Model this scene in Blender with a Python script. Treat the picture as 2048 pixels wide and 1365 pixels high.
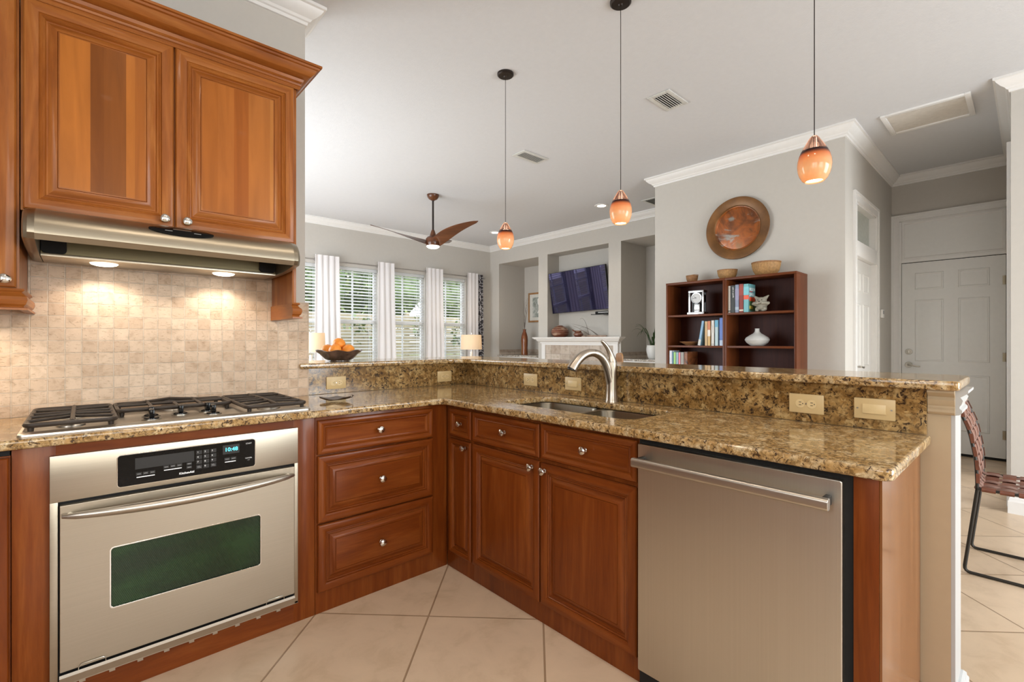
import bpy, bmesh, math, random
from mathutils import Vector, Matrix

for _o in list(bpy.data.objects):
    bpy.data.objects.remove(_o, do_unlink=True)
SC = bpy.context.scene
COL = SC.collection
R = math.radians
random.seed(7)

# ------------------------------------------------------------------ camera
CAM_H = 1.235
cam = bpy.data.cameras.new('camera')
cam.sensor_width = 36.0
cam.lens = 945.0 / 2048.0 * 36.0
cam.clip_start = 0.05
cam_ob = bpy.data.objects.new('camera', cam)
cam_ob.location = (0, 0, CAM_H)
cam_ob.rotation_euler = (R(90), 0, R(47.72 - 90))
COL.objects.link(cam_ob)
SC.camera = cam_ob

# ------------------------------------------------------------------ world, sun, exposure
SC.view_settings.view_transform = 'Standard'
SC.view_settings.look = 'None'
SC.view_settings.exposure = 0.0
SC.view_settings.gamma = 1.0
SC.view_settings.use_curve_mapping = False
SC.cycles.max_bounces = 8
SC.cycles.diffuse_bounces = 5
SC.cycles.glossy_bounces = 5
SC.cycles.transmission_bounces = 6
SC.cycles.transparent_max_bounces = 12
SC.cycles.sample_clamp_indirect = 4.0
SC.cycles.caustics_reflective = False
SC.cycles.caustics_refractive = False
SC.cycles.use_denoising = True

world = bpy.data.worlds.new('sky')
SC.world = world
world.use_nodes = True
wn = world.node_tree
wn.nodes.clear()
w_out = wn.nodes.new('ShaderNodeOutputWorld')
w_bg = wn.nodes.new('ShaderNodeBackground')
w_sky = wn.nodes.new('ShaderNodeTexSky')
w_sky.sky_type = 'NISHITA'
w_sky.sun_disc = False
w_sky.sun_elevation = R(48)
w_sky.sun_rotation = R(200)
w_sky.air_density = 1.3
w_sky.dust_density = 2.5
w_mix = wn.nodes.new('ShaderNodeMixRGB')
w_mix.inputs['Fac'].default_value = 0.55
w_mix.inputs['Color2'].default_value = (4.5, 4.6, 4.8, 1)
wn.links.new(w_sky.outputs['Color'], w_mix.inputs['Color1'])
wn.links.new(w_mix.outputs['Color'], w_bg.inputs['Color'])
w_bg.inputs['Strength'].default_value = 0.85
wn.links.new(w_bg.outputs['Background'], w_out.inputs['Surface'])

def lamp(name, kind, loc, energy, color=(1, 1, 1), rot=(0, 0, 0), size=None, size_y=None, spot=None, blend=0.6):
    d = bpy.data.lights.new(name, kind)
    d.energy = energy
    d.color = color
    if kind == 'AREA':
        d.shape = 'RECTANGLE' if size_y else 'DISK'
        d.size = size
        if size_y:
            d.size_y = size_y
    elif kind == 'SPOT':
        d.shadow_soft_size = size or 0.04
        d.spot_size = spot
        d.spot_blend = blend
    elif kind == 'POINT':
        d.shadow_soft_size = size or 0.03
    o = bpy.data.objects.new(name, d)
    o.location = loc
    o.rotation_euler = rot
    COL.objects.link(o)
    return o

sun = lamp('sun', 'SUN', (0, 12, 8), 2.2, (1.0, 0.96, 0.9), (R(42), 0, R(160)))
sun.data.angle = R(3)
# added fill lights at unseen openings; only the dining daylight is inferred
DAY = (0.93, 0.97, 1.0)
lamp('added_fill_kitchen', 'AREA', (-0.15, -3.12, 1.75), 36, (1.0, 0.93, 0.84), (R(90), 0, 0), 2.2, 1.7)
lamp('daylight_dining_door', 'AREA', (3.4, -3.12, 1.35), 160, (0.86, 0.94, 1.0), (R(90), 0, 0), 2.2, 2.3)
lamp('added_fill_left', 'AREA', (-1.54, -0.6, 1.85), 24, (1.0, 0.93, 0.84), (R(90), 0, R(-90)), 2.2, 1.5)
lamp('added_fill_hall', 'AREA', (5.65, 0.085, 1.1), 5.5, (1.0, 0.97, 0.90), (R(90), 0, 0), 0.7, 1.9)
lamp('added_fill_living', 'AREA', (0.14, 5.2, 1.30), 155, (0.86, 0.93, 1.0), (R(90), 0, R(-90)), 3.0, 2.1)
# ------------------------------------------------------------------ materials
MATS = {}
def _nt(name):
    m = bpy.data.materials.new(name)
    m.use_nodes = True
    nt = m.node_tree
    b = nt.nodes['Principled BSDF']
    MATS[name] = m
    return m, nt, b
def L(nt, a, b):
    nt.links.new(a, b)
def coords(nt, scale=(1, 1, 1), rot=(0, 0, 0), loc=(0, 0, 0), kind='Object'):
    tc = nt.nodes.new('ShaderNodeTexCoord')
    mp = nt.nodes.new('ShaderNodeMapping')
    mp.inputs['Scale'].default_value = scale
    mp.inputs['Rotation'].default_value = rot
    mp.inputs['Location'].default_value = loc
    L(nt, tc.outputs[kind], mp.inputs['Vector'])
    return mp.outputs['Vector']
def noise(nt, vec, scale, detail=4, rough=0.55, dist=0.0):
    n = nt.nodes.new('ShaderNodeTexNoise')
    n.inputs['Scale'].default_value = scale
    n.inputs['Detail'].default_value = detail
    n.inputs['Roughness'].default_value = rough
    n.inputs['Distortion'].default_value = dist
    if vec is not None:
        L(nt, vec, n.inputs['Vector'])
    return n.outputs['Fac']
def ramp(nt, fac, stops, interp='LINEAR'):
    r = nt.nodes.new('ShaderNodeValToRGB')
    r.color_ramp.interpolation = interp
    el = r.color_ramp.elements
    while len(el) > 1:
        el.remove(el[-1])
    el[0].position = stops[0][0]
    el[0].color = (*stops[0][1], 1)
    for p, c in stops[1:]:
        e = el.new(p)
        e.color = (*c, 1)
    L(nt, fac, r.inputs['Fac'])
    return r.outputs['Color']
def mixc(nt, fac, a, b, blend='MIX'):
    m = nt.nodes.new('ShaderNodeMixRGB')
    m.blend_type = blend
    for key, v in (('Fac', fac), ('Color1', a), ('Color2', b)):
        if hasattr(v, 'is_linked') or isinstance(v, bpy.types.NodeSocket):
            L(nt, v, m.inputs[key])
        elif isinstance(v, (int, float)):
            m.inputs[key].default_value = v
        else:
            m.inputs[key].default_value = (*v, 1)
    return m.outputs['Color']
def bump(nt, b, height, strength=0.2, dist=0.01):
    n = nt.nodes.new('ShaderNodeBump')
    n.inputs['Strength'].default_value = strength
    n.inputs['Distance'].default_value = dist
    L(nt, height, n.inputs['Height'])
    L(nt, n.outputs['Normal'], b.inputs['Normal'])
def simple(name, col, rough=0.5, metal=0.0, var=0.06, nscale=25, coat=0.0, spec=0.5, bmp=0.0, bscale=60, emis=None, estr=0.0, trans=0.0, ior=1.45, sub=0.0):
    m, nt, b = _nt(name)
    v = coords(nt)
    f = noise(nt, v, nscale)
    lo = tuple(max(0, c * (1 - var)) for c in col)
    hi = tuple(min(1, c * (1 + var)) for c in col)
    L(nt, ramp(nt, f, [(0.3, lo), (0.7, hi)]), b.inputs['Base Color'])
    b.inputs['Roughness'].default_value = rough
    b.inputs['Metallic'].default_value = metal
    b.inputs['Specular IOR Level'].default_value = spec
    b.inputs['Coat Weight'].default_value = coat
    b.inputs['Coat Roughness'].default_value = 0.08
    b.inputs['Transmission Weight'].default_value = trans
    b.inputs['IOR'].default_value = ior
    if bmp:
        bump(nt, b, noise(nt, v, bscale, 3), bmp, 0.004)
    if emis:
        b.inputs['Emission Color'].default_value = (*emis, 1)
        b.inputs['Emission Strength'].default_value = estr
    return m
def wood(name, dark, mid, light, axis='Z', rough=0.40, coat=0.20, fine=1.0):
    m, nt, b = _nt(name)
    lo, hi = 1.1, 13.0 * fine
    sc = {'Z': (hi, hi, lo), 'H': (lo, lo, hi)}[axis]
    v = coords(nt, sc)
    f1 = noise(nt, v, 1.3, 5, 0.55, 1.2)
    v2 = coords(nt, tuple(s * 5 for s in sc))
    f2 = noise(nt, v2, 2.0, 3, 0.6, 0.2)
    c = ramp(nt, f1, [(0.28, dark), (0.5, mid), (0.74, light)])
    c2 = ramp(nt, f2, [(0.3, (0.87, 0.87, 0.87)), (0.7, (1.05, 1.05, 1.05))])
    L(nt, mixc(nt, 1.0, c, c2, 'MULTIPLY'), b.inputs['Base Color'])
    b.inputs['Roughness'].default_value = rough
    b.inputs['Coat Weight'].default_value = coat
    b.inputs['Coat Roughness'].default_value = 0.13
    b.inputs['Specular IOR Level'].default_value = 0.16
    return m
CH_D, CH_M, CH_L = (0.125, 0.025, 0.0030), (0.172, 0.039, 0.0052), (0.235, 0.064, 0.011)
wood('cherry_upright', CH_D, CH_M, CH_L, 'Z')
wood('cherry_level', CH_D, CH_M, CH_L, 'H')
UP_D, UP_M, UP_L = (0.205, 0.056, 0.009), (0.295, 0.092, 0.0165), (0.405, 0.155, 0.036)  # same cherry, the stronger light on the upper cabinets put into its colour
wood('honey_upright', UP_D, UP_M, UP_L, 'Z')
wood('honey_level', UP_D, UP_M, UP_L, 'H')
wood('end_veneer', (0.17, 0.06, 0.018), (0.22, 0.085, 0.028), (0.27, 0.11, 0.038), 'Z', 0.2, 0.3)
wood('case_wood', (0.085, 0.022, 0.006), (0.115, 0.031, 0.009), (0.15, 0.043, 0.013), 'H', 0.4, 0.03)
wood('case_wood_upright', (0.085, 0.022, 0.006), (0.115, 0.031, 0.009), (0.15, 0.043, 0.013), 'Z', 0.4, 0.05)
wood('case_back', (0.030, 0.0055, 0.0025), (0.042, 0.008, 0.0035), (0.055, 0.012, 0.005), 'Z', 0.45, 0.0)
wood('fan_wood', (0.06, 0.020, 0.008), (0.095, 0.032, 0.012), (0.14, 0.05, 0.019), 'H', 0.3, 0.4)
wood('oak_frame', (0.25, 0.12, 0.045), (0.33, 0.17, 0.07), (0.40, 0.22, 0.09), 'Z')
wood('vase_wood', (0.12, 0.03, 0.01), (0.20, 0.06, 0.02), (0.36, 0.17, 0.06), 'Z', 0.25, 0.6, 0.6)

# door panel glued up from boards of different tone (boards run upright, seams follow x)
m, nt, b = _nt('glued_boards')
tc = nt.nodes.new('ShaderNodeTexCoord')
sx = nt.nodes.new('ShaderNodeSeparateXYZ')
L(nt, tc.outputs['Object'], sx.inputs['Vector'])
mr = nt.nodes.new('ShaderNodeMapRange')
mr.inputs['From Min'].default_value = -0.20
mr.inputs['From Max'].default_value = 0.80
L(nt, sx.outputs['X'], mr.inputs['Value'])
def _bx(x):
    return (x + 0.20) / 1.0
A1, A2, A3, A4, A5 = (0.40, 0.135, 0.023), (0.195, 0.060, 0.010), (0.22, 0.070, 0.0125), (0.45, 0.185, 0.045), (0.33, 0.105, 0.018)
bc = ramp(nt, mr.outputs['Result'], [(0, A1), (_bx(0.019 + 0.165 - 0.165), A2), (_bx(0.06), A3), (_bx(0.1245), A1), (_bx(0.155), A5), (_bx(0.186), A4),
                                     (_bx(0.30), A5), (_bx(0.44), (0.35, 0.115, 0.022)), (_bx(0.50), (0.29, 0.085, 0.014)), (_bx(0.56), (0.36, 0.125, 0.026)), (_bx(0.65), (0.42, 0.165, 0.038))], 'CONSTANT')
v = coords(nt, (14, 14, 1.1))
f = noise(nt, v, 1.5, 5, 0.55, 1.0)
L(nt, mixc(nt, 1.0, bc, ramp(nt, f, [(0.3, (0.82, 0.80, 0.78)), (0.7, (1.1, 1.1, 1.1))]), 'MULTIPLY'), b.inputs['Base Color'])
b.inputs['Roughness'].default_value = 0.33
b.inputs['Coat Weight'].default_value = 0.06
b.inputs['Specular IOR Level'].default_value = 0.16

def granite(name, base, gold, dark, pale, scale=1.0, rough=0.10):
    m, nt, b = _nt(name)
    v = coords(nt)
    f0 = noise(nt, v, 16 * scale, 5, 0.6, 0.6)
    c = ramp(nt, f0, [(0.32, gold), (0.5, base), (0.68, pale)])
    f1 = noise(nt, v, 55 * scale, 4, 0.62, 0.8)
    c = mixc(nt, ramp(nt, f1, [(0.50, (0, 0, 0)), (0.62, (0.75, 0.75, 0.75))]), c, tuple(x * 0.45 for x in gold))
    vo = nt.nodes.new('ShaderNodeTexVoronoi')
    vo.inputs['Scale'].default_value = 95 * scale
    L(nt, v, vo.inputs['Vector'])
    f2 = noise(nt, coords(nt, loc=(3, 7, 1)), 46 * scale, 4, 0.7, 1.0)
    dk = ramp(nt, f2, [(0.54, (0, 0, 0)), (0.60, (1, 1, 1))])
    c = mixc(nt, dk, c, dark)
    f3 = noise(nt, coords(nt, loc=(9, 2, 5)), 30 * scale, 3, 0.6, 0.5)
    c = mixc(nt, ramp(nt, f3, [(0.60, (0, 0, 0)), (0.67, (0.8, 0.8, 0.8))]), c, pale)
    sh = nt.nodes.new('ShaderNodeSeparateColor')
    L(nt, vo.outputs['Color'], sh.inputs['Color'])
    L(nt, mixc(nt, 0.55, c, ramp(nt, sh.outputs['Red'], [(0.0, (0.62, 0.60, 0.57)), (0.6, (1, 1, 1)), (1.0, (1.22, 1.2, 1.15))]), 'MULTIPLY'), b.inputs['Base Color'])
    b.inputs['Roughness'].default_value = rough
    b.inputs['Specular IOR Level'].default_value = 0.55
    return m
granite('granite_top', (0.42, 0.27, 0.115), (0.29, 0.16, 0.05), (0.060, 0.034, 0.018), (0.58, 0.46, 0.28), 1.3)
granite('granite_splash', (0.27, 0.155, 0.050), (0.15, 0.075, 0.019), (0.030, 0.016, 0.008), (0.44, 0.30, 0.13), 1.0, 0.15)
granite('granite_grey', (0.42, 0.38, 0.32), (0.30, 0.26, 0.22), (0.06, 0.05, 0.05), (0.6, 0.58, 0.54), 0.9, 0.15)

def grid_tiles(name, pick, w, h, mortar, cols, grout, rough, nscale, bstr, off=(0, 0), rot=0.0, shade=0.22, coat=0.0, pits=0.0):
    """square tiles; PICK says which two object axes carry the grid"""
    m, nt, b = _nt(name)
    tc = nt.nodes.new('ShaderNodeTexCoord')
    sp = nt.nodes.new('ShaderNodeSeparateXYZ')
    cb = nt.nodes.new('ShaderNodeCombineXYZ')
    L(nt, tc.outputs['Object'], sp.inputs['Vector'])
    L(nt, sp.outputs[pick[0]], cb.inputs['X'])
    L(nt, sp.outputs[pick[1]], cb.inputs['Y'])
    mp = nt.nodes.new('ShaderNodeMapping')
    mp.inputs['Rotation'].default_value = (0, 0, rot)
    L(nt, cb.outputs['Vector'], mp.inputs['Vector'])
    ad = nt.nodes.new('ShaderNodeVectorMath')
    ad.inputs[1].default_value = (off[0], off[1], 0)
    L(nt, mp.outputs['Vector'], ad.inputs[0])
    # hand-worn edges: wobble the grid a little
    br = nt.nodes.new('ShaderNodeTexBrick')
    br.offset = 0.0
    br.squash = 1.0
    br.inputs['Scale'].default_value = 1.0
    br.inputs['Brick Width'].default_value = w
    br.inputs['Row Height'].default_value = h
    br.inputs['Mortar Size'].default_value = mortar
    br.inputs['Mortar Smooth'].default_value = 0.35
    br.inputs['Bias'].default_value = 0.0
    br.inputs['Color1'].default_value = (*cols[0], 1)
    br.inputs['Color2'].default_value = (*cols[1], 1)
    br.inputs['Mortar'].default_value = (*grout, 1)
    if pits:
        nn = nt.nodes.new('ShaderNodeTexNoise')
        nn.inputs['Scale'].default_value = 45
        L(nt, tc.outputs['Object'], nn.inputs['Vector'])
        vm = nt.nodes.new('ShaderNodeVectorMath')
        vm.operation = 'SCALE'
        vm.inputs['Scale'].default_value = 0.0035
        L(nt, nn.outputs['Color'], vm.inputs[0])
        a2 = nt.nodes.new('ShaderNodeVectorMath')
        L(nt, ad.outputs[0], a2.inputs[0])
        L(nt, vm.outputs[0], a2.inputs[1])
        L(nt, a2.outputs[0], br.inputs['Vector'])
    else:
        L(nt, ad.outputs[0], br.inputs['Vector'])
    f = noise(nt, tc.outputs['Object'], nscale, 6, 0.62, 0.4)
    sh = ramp(nt, f, [(0.28, (1 - shade, 1 - shade * 1.15, 1 - shade * 1.4)), (0.5, (1, 1, 1)), (0.75, (1 + shade * 0.4,) * 3)])
    L(nt, mixc(nt, 1.0, br.outputs['Color'], sh, 'MULTIPLY'), b.inputs['Base Color'])
    b.inputs['Roughness'].default_value = rough
    b.inputs['Coat Weight'].default_value = coat
    inv = nt.nodes.new('ShaderNodeMath')
    inv.operation = 'SUBTRACT'
    inv.inputs[0].default_value = 1.0
    L(nt, br.outputs['Fac'], inv.inputs[1])
    hgt = inv.outputs[0]
    if pits:
        pf = noise(nt, coords(nt, (1, 1, 2.2)), 60, 4, 0.6, 0.3)
        pr = ramp(nt, pf, [(0.30, (0, 0, 0)), (0.42, (1, 1, 1))])
        mm = nt.nodes.new('ShaderNodeMath')
        mm.operation = 'MULTIPLY_ADD'
        mm.inputs[1].default_value = pits
        L(nt, pr, mm.inputs[0])
        L(nt, hgt, mm.inputs[2])
        hgt = mm.outputs[0]
    bump(nt, b, hgt, bstr, 0.004)
    return m
S2 = math.sqrt(2)
# floor: 0.514 m tiles laid on the diagonal
grid_tiles('floor_tile', ('X', 'Y'), 0.514, 0.514, 0.0045, ((0.62, 0.47, 0.325), (0.575, 0.43, 0.29)), (0.32, 0.215, 0.13), 0.28, 5.5, 0.5,
           off=(-2.10 + 0.514 * 20, -0.475 + 0.514 * 20), rot=R(-45), shade=0.2)
grid_tiles('travertine', ('X', 'Z'), 0.0527, 0.0527, 0.0022, ((0.60, 0.465, 0.345), (0.47, 0.34, 0.235)), (0.56, 0.46, 0.36), 0.55, 26, 0.9,
           off=(5.27, 5.27 - 0.925 + 0.003), shade=0.24, pits=0.35)
grid_tiles('hearth_tile', ('Y', 'Z'), 0.213, 0.165, 0.004, ((0.50, 0.43, 0.36), (0.37, 0.30, 0.24)), (0.30, 0.26, 0.22), 0.5, 14, 0.4,
           off=(8.52 - 0.17, 3.3 - 1.011), shade=0.3)

simple('wall_paint', (0.475, 0.45, 0.41), 0.7, var=0.015, bmp=0.05, bscale=220)
simple('ceiling_paint', (0.585, 0.592, 0.605), 0.85, var=0.015, bmp=0.25, bscale=90)
simple('post_shaded', (0.41, 0.315, 0.20), 0.5, var=0.015)  # kitchen side of the white post, its warm shade put into the colour
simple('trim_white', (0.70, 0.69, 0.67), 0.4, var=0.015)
simple('post_daylit', (0.42, 0.42, 0.41), 0.45, var=0.015)  # post end, the daylight on it put into a separate whiter colour
simple('door_white', (0.70, 0.70, 0.68), 0.4, var=0.015)
simple('plate_almond', (0.54, 0.40, 0.20), 0.35, var=0.02)
simple('slot_dark', (0.06, 0.045, 0.03), 0.6)
simple('black_gloss', (0.005, 0.005, 0.005), 0.14, var=0.1, spec=0.22)
simple('black_satin', (0.012, 0.011, 0.010), 0.45)
simple('cast_iron', (0.030, 0.021, 0.015), 0.42, bmp=0.15, bscale=300, var=0.3)
simple('iron_rod', (0.022, 0.019, 0.015), 0.4, metal=0.3)
simple('bronze', (0.020, 0.013, 0.010), 0.35, metal=0.4)
simple('bright_nickel', (0.72, 0.70, 0.66), 0.16, metal=1.0, var=0.03)
simple('dull_nickel', (0.50, 0.47, 0.42), 0.28, metal=1.0, var=0.05)
simple('brass_hinge', (0.30, 0.26, 0.19), 0.35, metal=0.9)
simple('gap_black', (0.008, 0.007, 0.006), 0.8)
simple('white_print', (0.80, 0.80, 0.80), 0.5, emis=(1, 1, 1), estr=0.12)  # lettering is no lamp; a faint glow is put into its white
simple('grey_print', (0.30, 0.30, 0.30), 0.5)
simple('cyan_digits', (0.05, 0.4, 0.5), 0.5, emis=(0.12, 0.85, 1.0), estr=1.6)
simple('rod_steel', (0.42, 0.40, 0.38), 0.3, metal=0.9)
simple('orange_peel', (0.86, 0.30, 0.035), 0.42, var=0.10, nscale=30, bmp=0.25, bscale=260)
simple('bowl_brown', (0.10, 0.060, 0.045), 0.22, var=0.55, nscale=18, coat=0.5)
simple('leaf_dish', (0.10, 0.075, 0.06), 0.18, metal=0.7, var=0.3)
simple('leather', (0.155, 0.052, 0.028), 0.38, var=0.22, nscale=18)
simple('leather_pale', (0.20, 0.095, 0.07), 0.34, var=0.18, nscale=18)
simple('pot_white', (0.72, 0.71, 0.68), 0.4, var=0.05)
simple('vase_grey', (0.50, 0.50, 0.48), 0.45, var=0.04)
simple('figure_clay', (0.30, 0.28, 0.225), 0.55, var=0.12)
simple('plant_green', (0.028, 0.058, 0.016), 0.35, var=0.35)
simple('wicker', (0.36, 0.20, 0.075), 0.6, var=0.22, nscale=60, bmp=0.5, bscale=150)
simple('wicker_dark', (0.26, 0.125, 0.048), 0.6, var=0.22, nscale=60, bmp=0.5, bscale=150)
simple('twig', (0.10, 0.075, 0.06), 0.7)
simple('driftwood', (0.40, 0.27, 0.20), 0.7, var=0.3)
simple('frosted_glass', (0.42, 0.45, 0.41), 0.25)
simple('rocker_almond', (0.62, 0.475, 0.25), 0.3)
simple('hatch_panel', (0.575, 0.54, 0.485), 0.8)
simple('copper_rim', (0.15, 0.066, 0.018), 0.36, metal=0.35, var=0.35, nscale=7)
simple('silver', (0.50, 0.50, 0.50), 0.24, metal=1.0, var=0.12, nscale=60)
simple('dial_grey', (0.52, 0.52, 0.52), 0.4)
simple('lamp_glass', (0.72, 0.66, 0.58), 0.15, coat=0.5)
simple('grille_grey', (0.55, 0.55, 0.52), 0.5)
simple('duct_dark', (0.10, 0.10, 0.095), 0.7)
simple('mat_board', (0.62, 0.61, 0.56), 0.7)
simple('fence_board', (0.34, 0.30, 0.20), 0.75, var=0.12, nscale=6)
simple('lawn', (0.10, 0.16, 0.04), 0.9, var=0.4)
simple('leaf_dark', (0.085, 0.13, 0.04), 0.5, var=0.6, nscale=6)
simple('leaf_light', (0.20, 0.26, 0.09), 0.5, var=0.5, nscale=6)
simple('bark', (0.09, 0.065, 0.045), 0.9, var=0.4)
simple('roof_dark', (0.10, 0.09, 0.09), 0.8)
simple('bulb_warm', (1, 0.95, 0.85), 0.5, emis=(1.0, 0.86, 0.66), estr=14.0)
simple('bulb_white', (1, 0.95, 0.9), 0.5, emis=(1.0, 0.92, 0.80), estr=5.0)
simple('bulb_hood', (1, 0.95, 0.85), 0.5, emis=(1.0, 0.86, 0.66), estr=6.0)

# brushed stainless steel
def steel(name, col, rough, axis, streak=0.10):
    m, nt, b = _nt(name)
    sc = {'H': (1.0, 1.0, 260.0), 'Z': (260.0, 260.0, 1.0)}[axis]
    f = noise(nt, coords(nt, sc), 1.0, 3, 0.6)
    L(nt, ramp(nt, f, [(0.3, tuple(c * (1 - streak) for c in col)), (0.7, tuple(min(1, c * (1 + streak * 0.6)) for c in col))]), b.inputs['Base Color'])
    b.inputs['Metallic'].default_value = 1.0
    rr = nt.nodes.new('ShaderNodeMapRange')
    rr.inputs['To Min'].default_value = rough - 0.05
    rr.inputs['To Max'].default_value = rough + 0.06
    L(nt, f, rr.inputs['Value'])
    L(nt, rr.outputs['Result'], b.inputs['Roughness'])
    b.inputs['Anisotropic'].default_value = 0.55
    b.inputs['Anisotropic Rotation'].default_value = 0.0 if axis == 'H' else 0.25
    return m
steel('steel_level', (0.48, 0.43, 0.345), 0.37, 'H', 0.04)
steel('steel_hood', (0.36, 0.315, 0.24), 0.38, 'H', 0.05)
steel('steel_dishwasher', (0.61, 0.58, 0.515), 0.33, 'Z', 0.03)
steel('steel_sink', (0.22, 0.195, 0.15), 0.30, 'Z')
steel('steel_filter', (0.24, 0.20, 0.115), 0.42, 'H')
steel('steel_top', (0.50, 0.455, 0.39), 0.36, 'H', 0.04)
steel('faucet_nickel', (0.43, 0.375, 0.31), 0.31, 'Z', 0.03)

# oven window: dark green mirror glass with fine mesh screen
m, nt, b = _nt('oven_glass')
f = noise(nt, coords(nt, (1.5, 1.5, 3)), 2.5, 3)
sc = nt.nodes.new('ShaderNodeTexWave')
sc.inputs['Scale'].default_value = 70
sc.inputs['Distortion'].default_value = 0
L(nt, coords(nt, (1, 1, 1), (0, R(24), 0)), sc.inputs['Vector'])
c = ramp(nt, f, [(0.30, (0.016, 0.011, 0.012)), (0.50, (0.012, 0.022, 0.010)), (0.72, (0.020, 0.050, 0.015))])
L(nt, mixc(nt, 0.5, c, sc.outputs['Color'], 'MULTIPLY'), b.inputs['Base Color'])
b.inputs['Roughness'].default_value = 0.22
b.inputs['Specular Tint'].default_value = (0.75, 1.0, 0.75, 1)

# television screen: very dark, glossy, bluish
m, nt, b = _nt('screen_glass')
f = noise(nt, coords(nt), 3)
L(nt, ramp(nt, f, [(0.3, (0.004, 0.004, 0.016)), (0.7, (0.007, 0.006, 0.022))]), b.inputs['Base Color'])
b.inputs['Roughness'].default_value = 0.025
b.inputs['Specular IOR Level'].default_value = 1.0
b.inputs['Specular Tint'].default_value = (0.60, 0.55, 1.0, 1)

# clear window glass
m, nt, b = _nt('window_glass')
out = nt.nodes['Material Output']
tr = nt.nodes.new('ShaderNodeBsdfTransparent')
gl = nt.nodes.new('ShaderNodeBsdfGlossy')
gl.inputs['Roughness'].default_value = 0.02
f = noise(nt, coords(nt), 1.0)
mr = nt.nodes.new('ShaderNodeMapRange')
mr.inputs['To Min'].default_value = 0.035
mr.inputs['To Max'].default_value = 0.05
L(nt, f, mr.inputs['Value'])
mx = nt.nodes.new('ShaderNodeMixShader')
L(nt, mr.outputs['Result'], mx.inputs['Fac'])
L(nt, tr.outputs[0], mx.inputs[1])
L(nt, gl.outputs[0], mx.inputs[2])
L(nt, mx.outputs[0], out.inputs['Surface'])

def cloth(name, col, trans=0.5, pattern=None):
    m, nt, b = _nt(name)
    out = nt.nodes['Material Output']
    di = nt.nodes.new('ShaderNodeBsdfDiffuse')
    tl = nt.nodes.new('ShaderNodeBsdfTranslucent')
    mx = nt.nodes.new('ShaderNodeMixShader')
    mx.inputs['Fac'].default_value = trans
    f = noise(nt, coords(nt, (30, 30, 30)), 4)
    if pattern:
        vo = nt.nodes.new('ShaderNodeTexVoronoi')
        vo.feature = 'DISTANCE_TO_EDGE'
        vo.inputs['Scale'].default_value = 14
        L(nt, coords(nt), vo.inputs['Vector'])
        c = ramp(nt, vo.outputs['Distance'], [(0.04, pattern), (0.09, col)])
    else:
        c = ramp(nt, f, [(0.3, tuple(x * 0.97 for x in col)), (0.7, col)])
    L(nt, c, di.inputs['Color'])
    L(nt, c, tl.inputs['Color'])
    L(nt, di.outputs[0], mx.inputs[1])
    L(nt, tl.outputs[0], mx.inputs[2])
    L(nt, mx.outputs[0], out.inputs['Surface'])
    return m
cloth('blind_white', (0.92, 0.93, 0.94), 0.55)
cloth('sheer_white', (0.92, 0.90, 0.90), 0.46)
cloth('shade_linen', (0.86, 0.76, 0.62), 0.5)
cloth('drape_print', (0.06, 0.055, 0.06), 0.1, (0.42, 0.41, 0.42))

# blown amber glass of the pendants: amber body, dark neck band (upwards along z), clear crown
def amber(name):
    m, nt, b = _nt(name)
    out = nt.nodes['Material Output']
    tc = nt.nodes.new('ShaderNodeTexCoord')
    sp = nt.nodes.new('ShaderNodeSeparateXYZ')
    L(nt, tc.outputs['Object'], sp.inputs['Vector'])
    mr = nt.nodes.new('ShaderNodeMapRange')
    mr.inputs['From Min'].default_value = 0.0
    mr.inputs['From Max'].default_value = 0.20
    L(nt, sp.outputs['Z'], mr.inputs['Value'])
    c = ramp(nt, mr.outputs['Result'], [(0.0, (0.92, 0.58, 0.34)), (0.22, (0.97, 0.72, 0.48)), (0.40, (0.94, 0.56, 0.29)), (0.51, (0.78, 0.31, 0.11)), (0.575, (0.12, 0.03, 0.016)), (0.61, (0.03, 0.012, 0.01))])
    tl = nt.nodes.new('ShaderNodeBsdfTranslucent')
    di = nt.nodes.new('ShaderNodeBsdfDiffuse')
    L(nt, c, tl.inputs['Color'])
    L(nt, c, di.inputs['Color'])
    m1 = nt.nodes.new('ShaderNodeMixShader')
    m1.inputs['Fac'].default_value = 0.35
    L(nt, tl.outputs[0], m1.inputs[1])
    L(nt, di.outputs[0], m1.inputs[2])
    g = nt.nodes.new('ShaderNodeBsdfGlossy')
    g.inputs['Roughness'].default_value = 0.05
    fr = nt.nodes.new('ShaderNodeFresnel')
    m2 = nt.nodes.new('ShaderNodeMixShader')
    L(nt, fr.outputs[0], m2.inputs['Fac'])
    L(nt, m1.outputs[0], m2.inputs[1])
    L(nt, g.outputs[0], m2.inputs[2])
    L(nt, m2.outputs[0], out.inputs['Surface'])
amber('amber_glass')
simple('clear_crown', (0.36, 0.21, 0.17), 0.03, trans=0.92, ior=1.45, var=0.02)

# hammered copper charger with patina clouds
m, nt, b = _nt('copper_patina')
v = coords(nt)
f = noise(nt, v, 4.5, 5, 0.6, 1.2)
c = ramp(nt, f, [(0.28, (0.05, 0.018, 0.007)), (0.42, (0.16, 0.048, 0.010)), (0.56, (0.32, 0.085, 0.011)), (0.70, (0.20, 0.085, 0.022))])
f2 = noise(nt, coords(nt, (1, 0.7, 2.3), (R(-25), 0, 0), (2.2, 0.4, 0.3)), 4, 4, 0.6, 0.8)
c = mixc(nt, ramp(nt, f2, [(0.57, (0, 0, 0)), (0.65, (0.85, 0.85, 0.85))]), c, (0.26, 0.25, 0.22))
L(nt, c, b.inputs['Base Color'])
b.inputs['Metallic'].default_value = 0.25
b.inputs['Roughness'].default_value = 0.32

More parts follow.
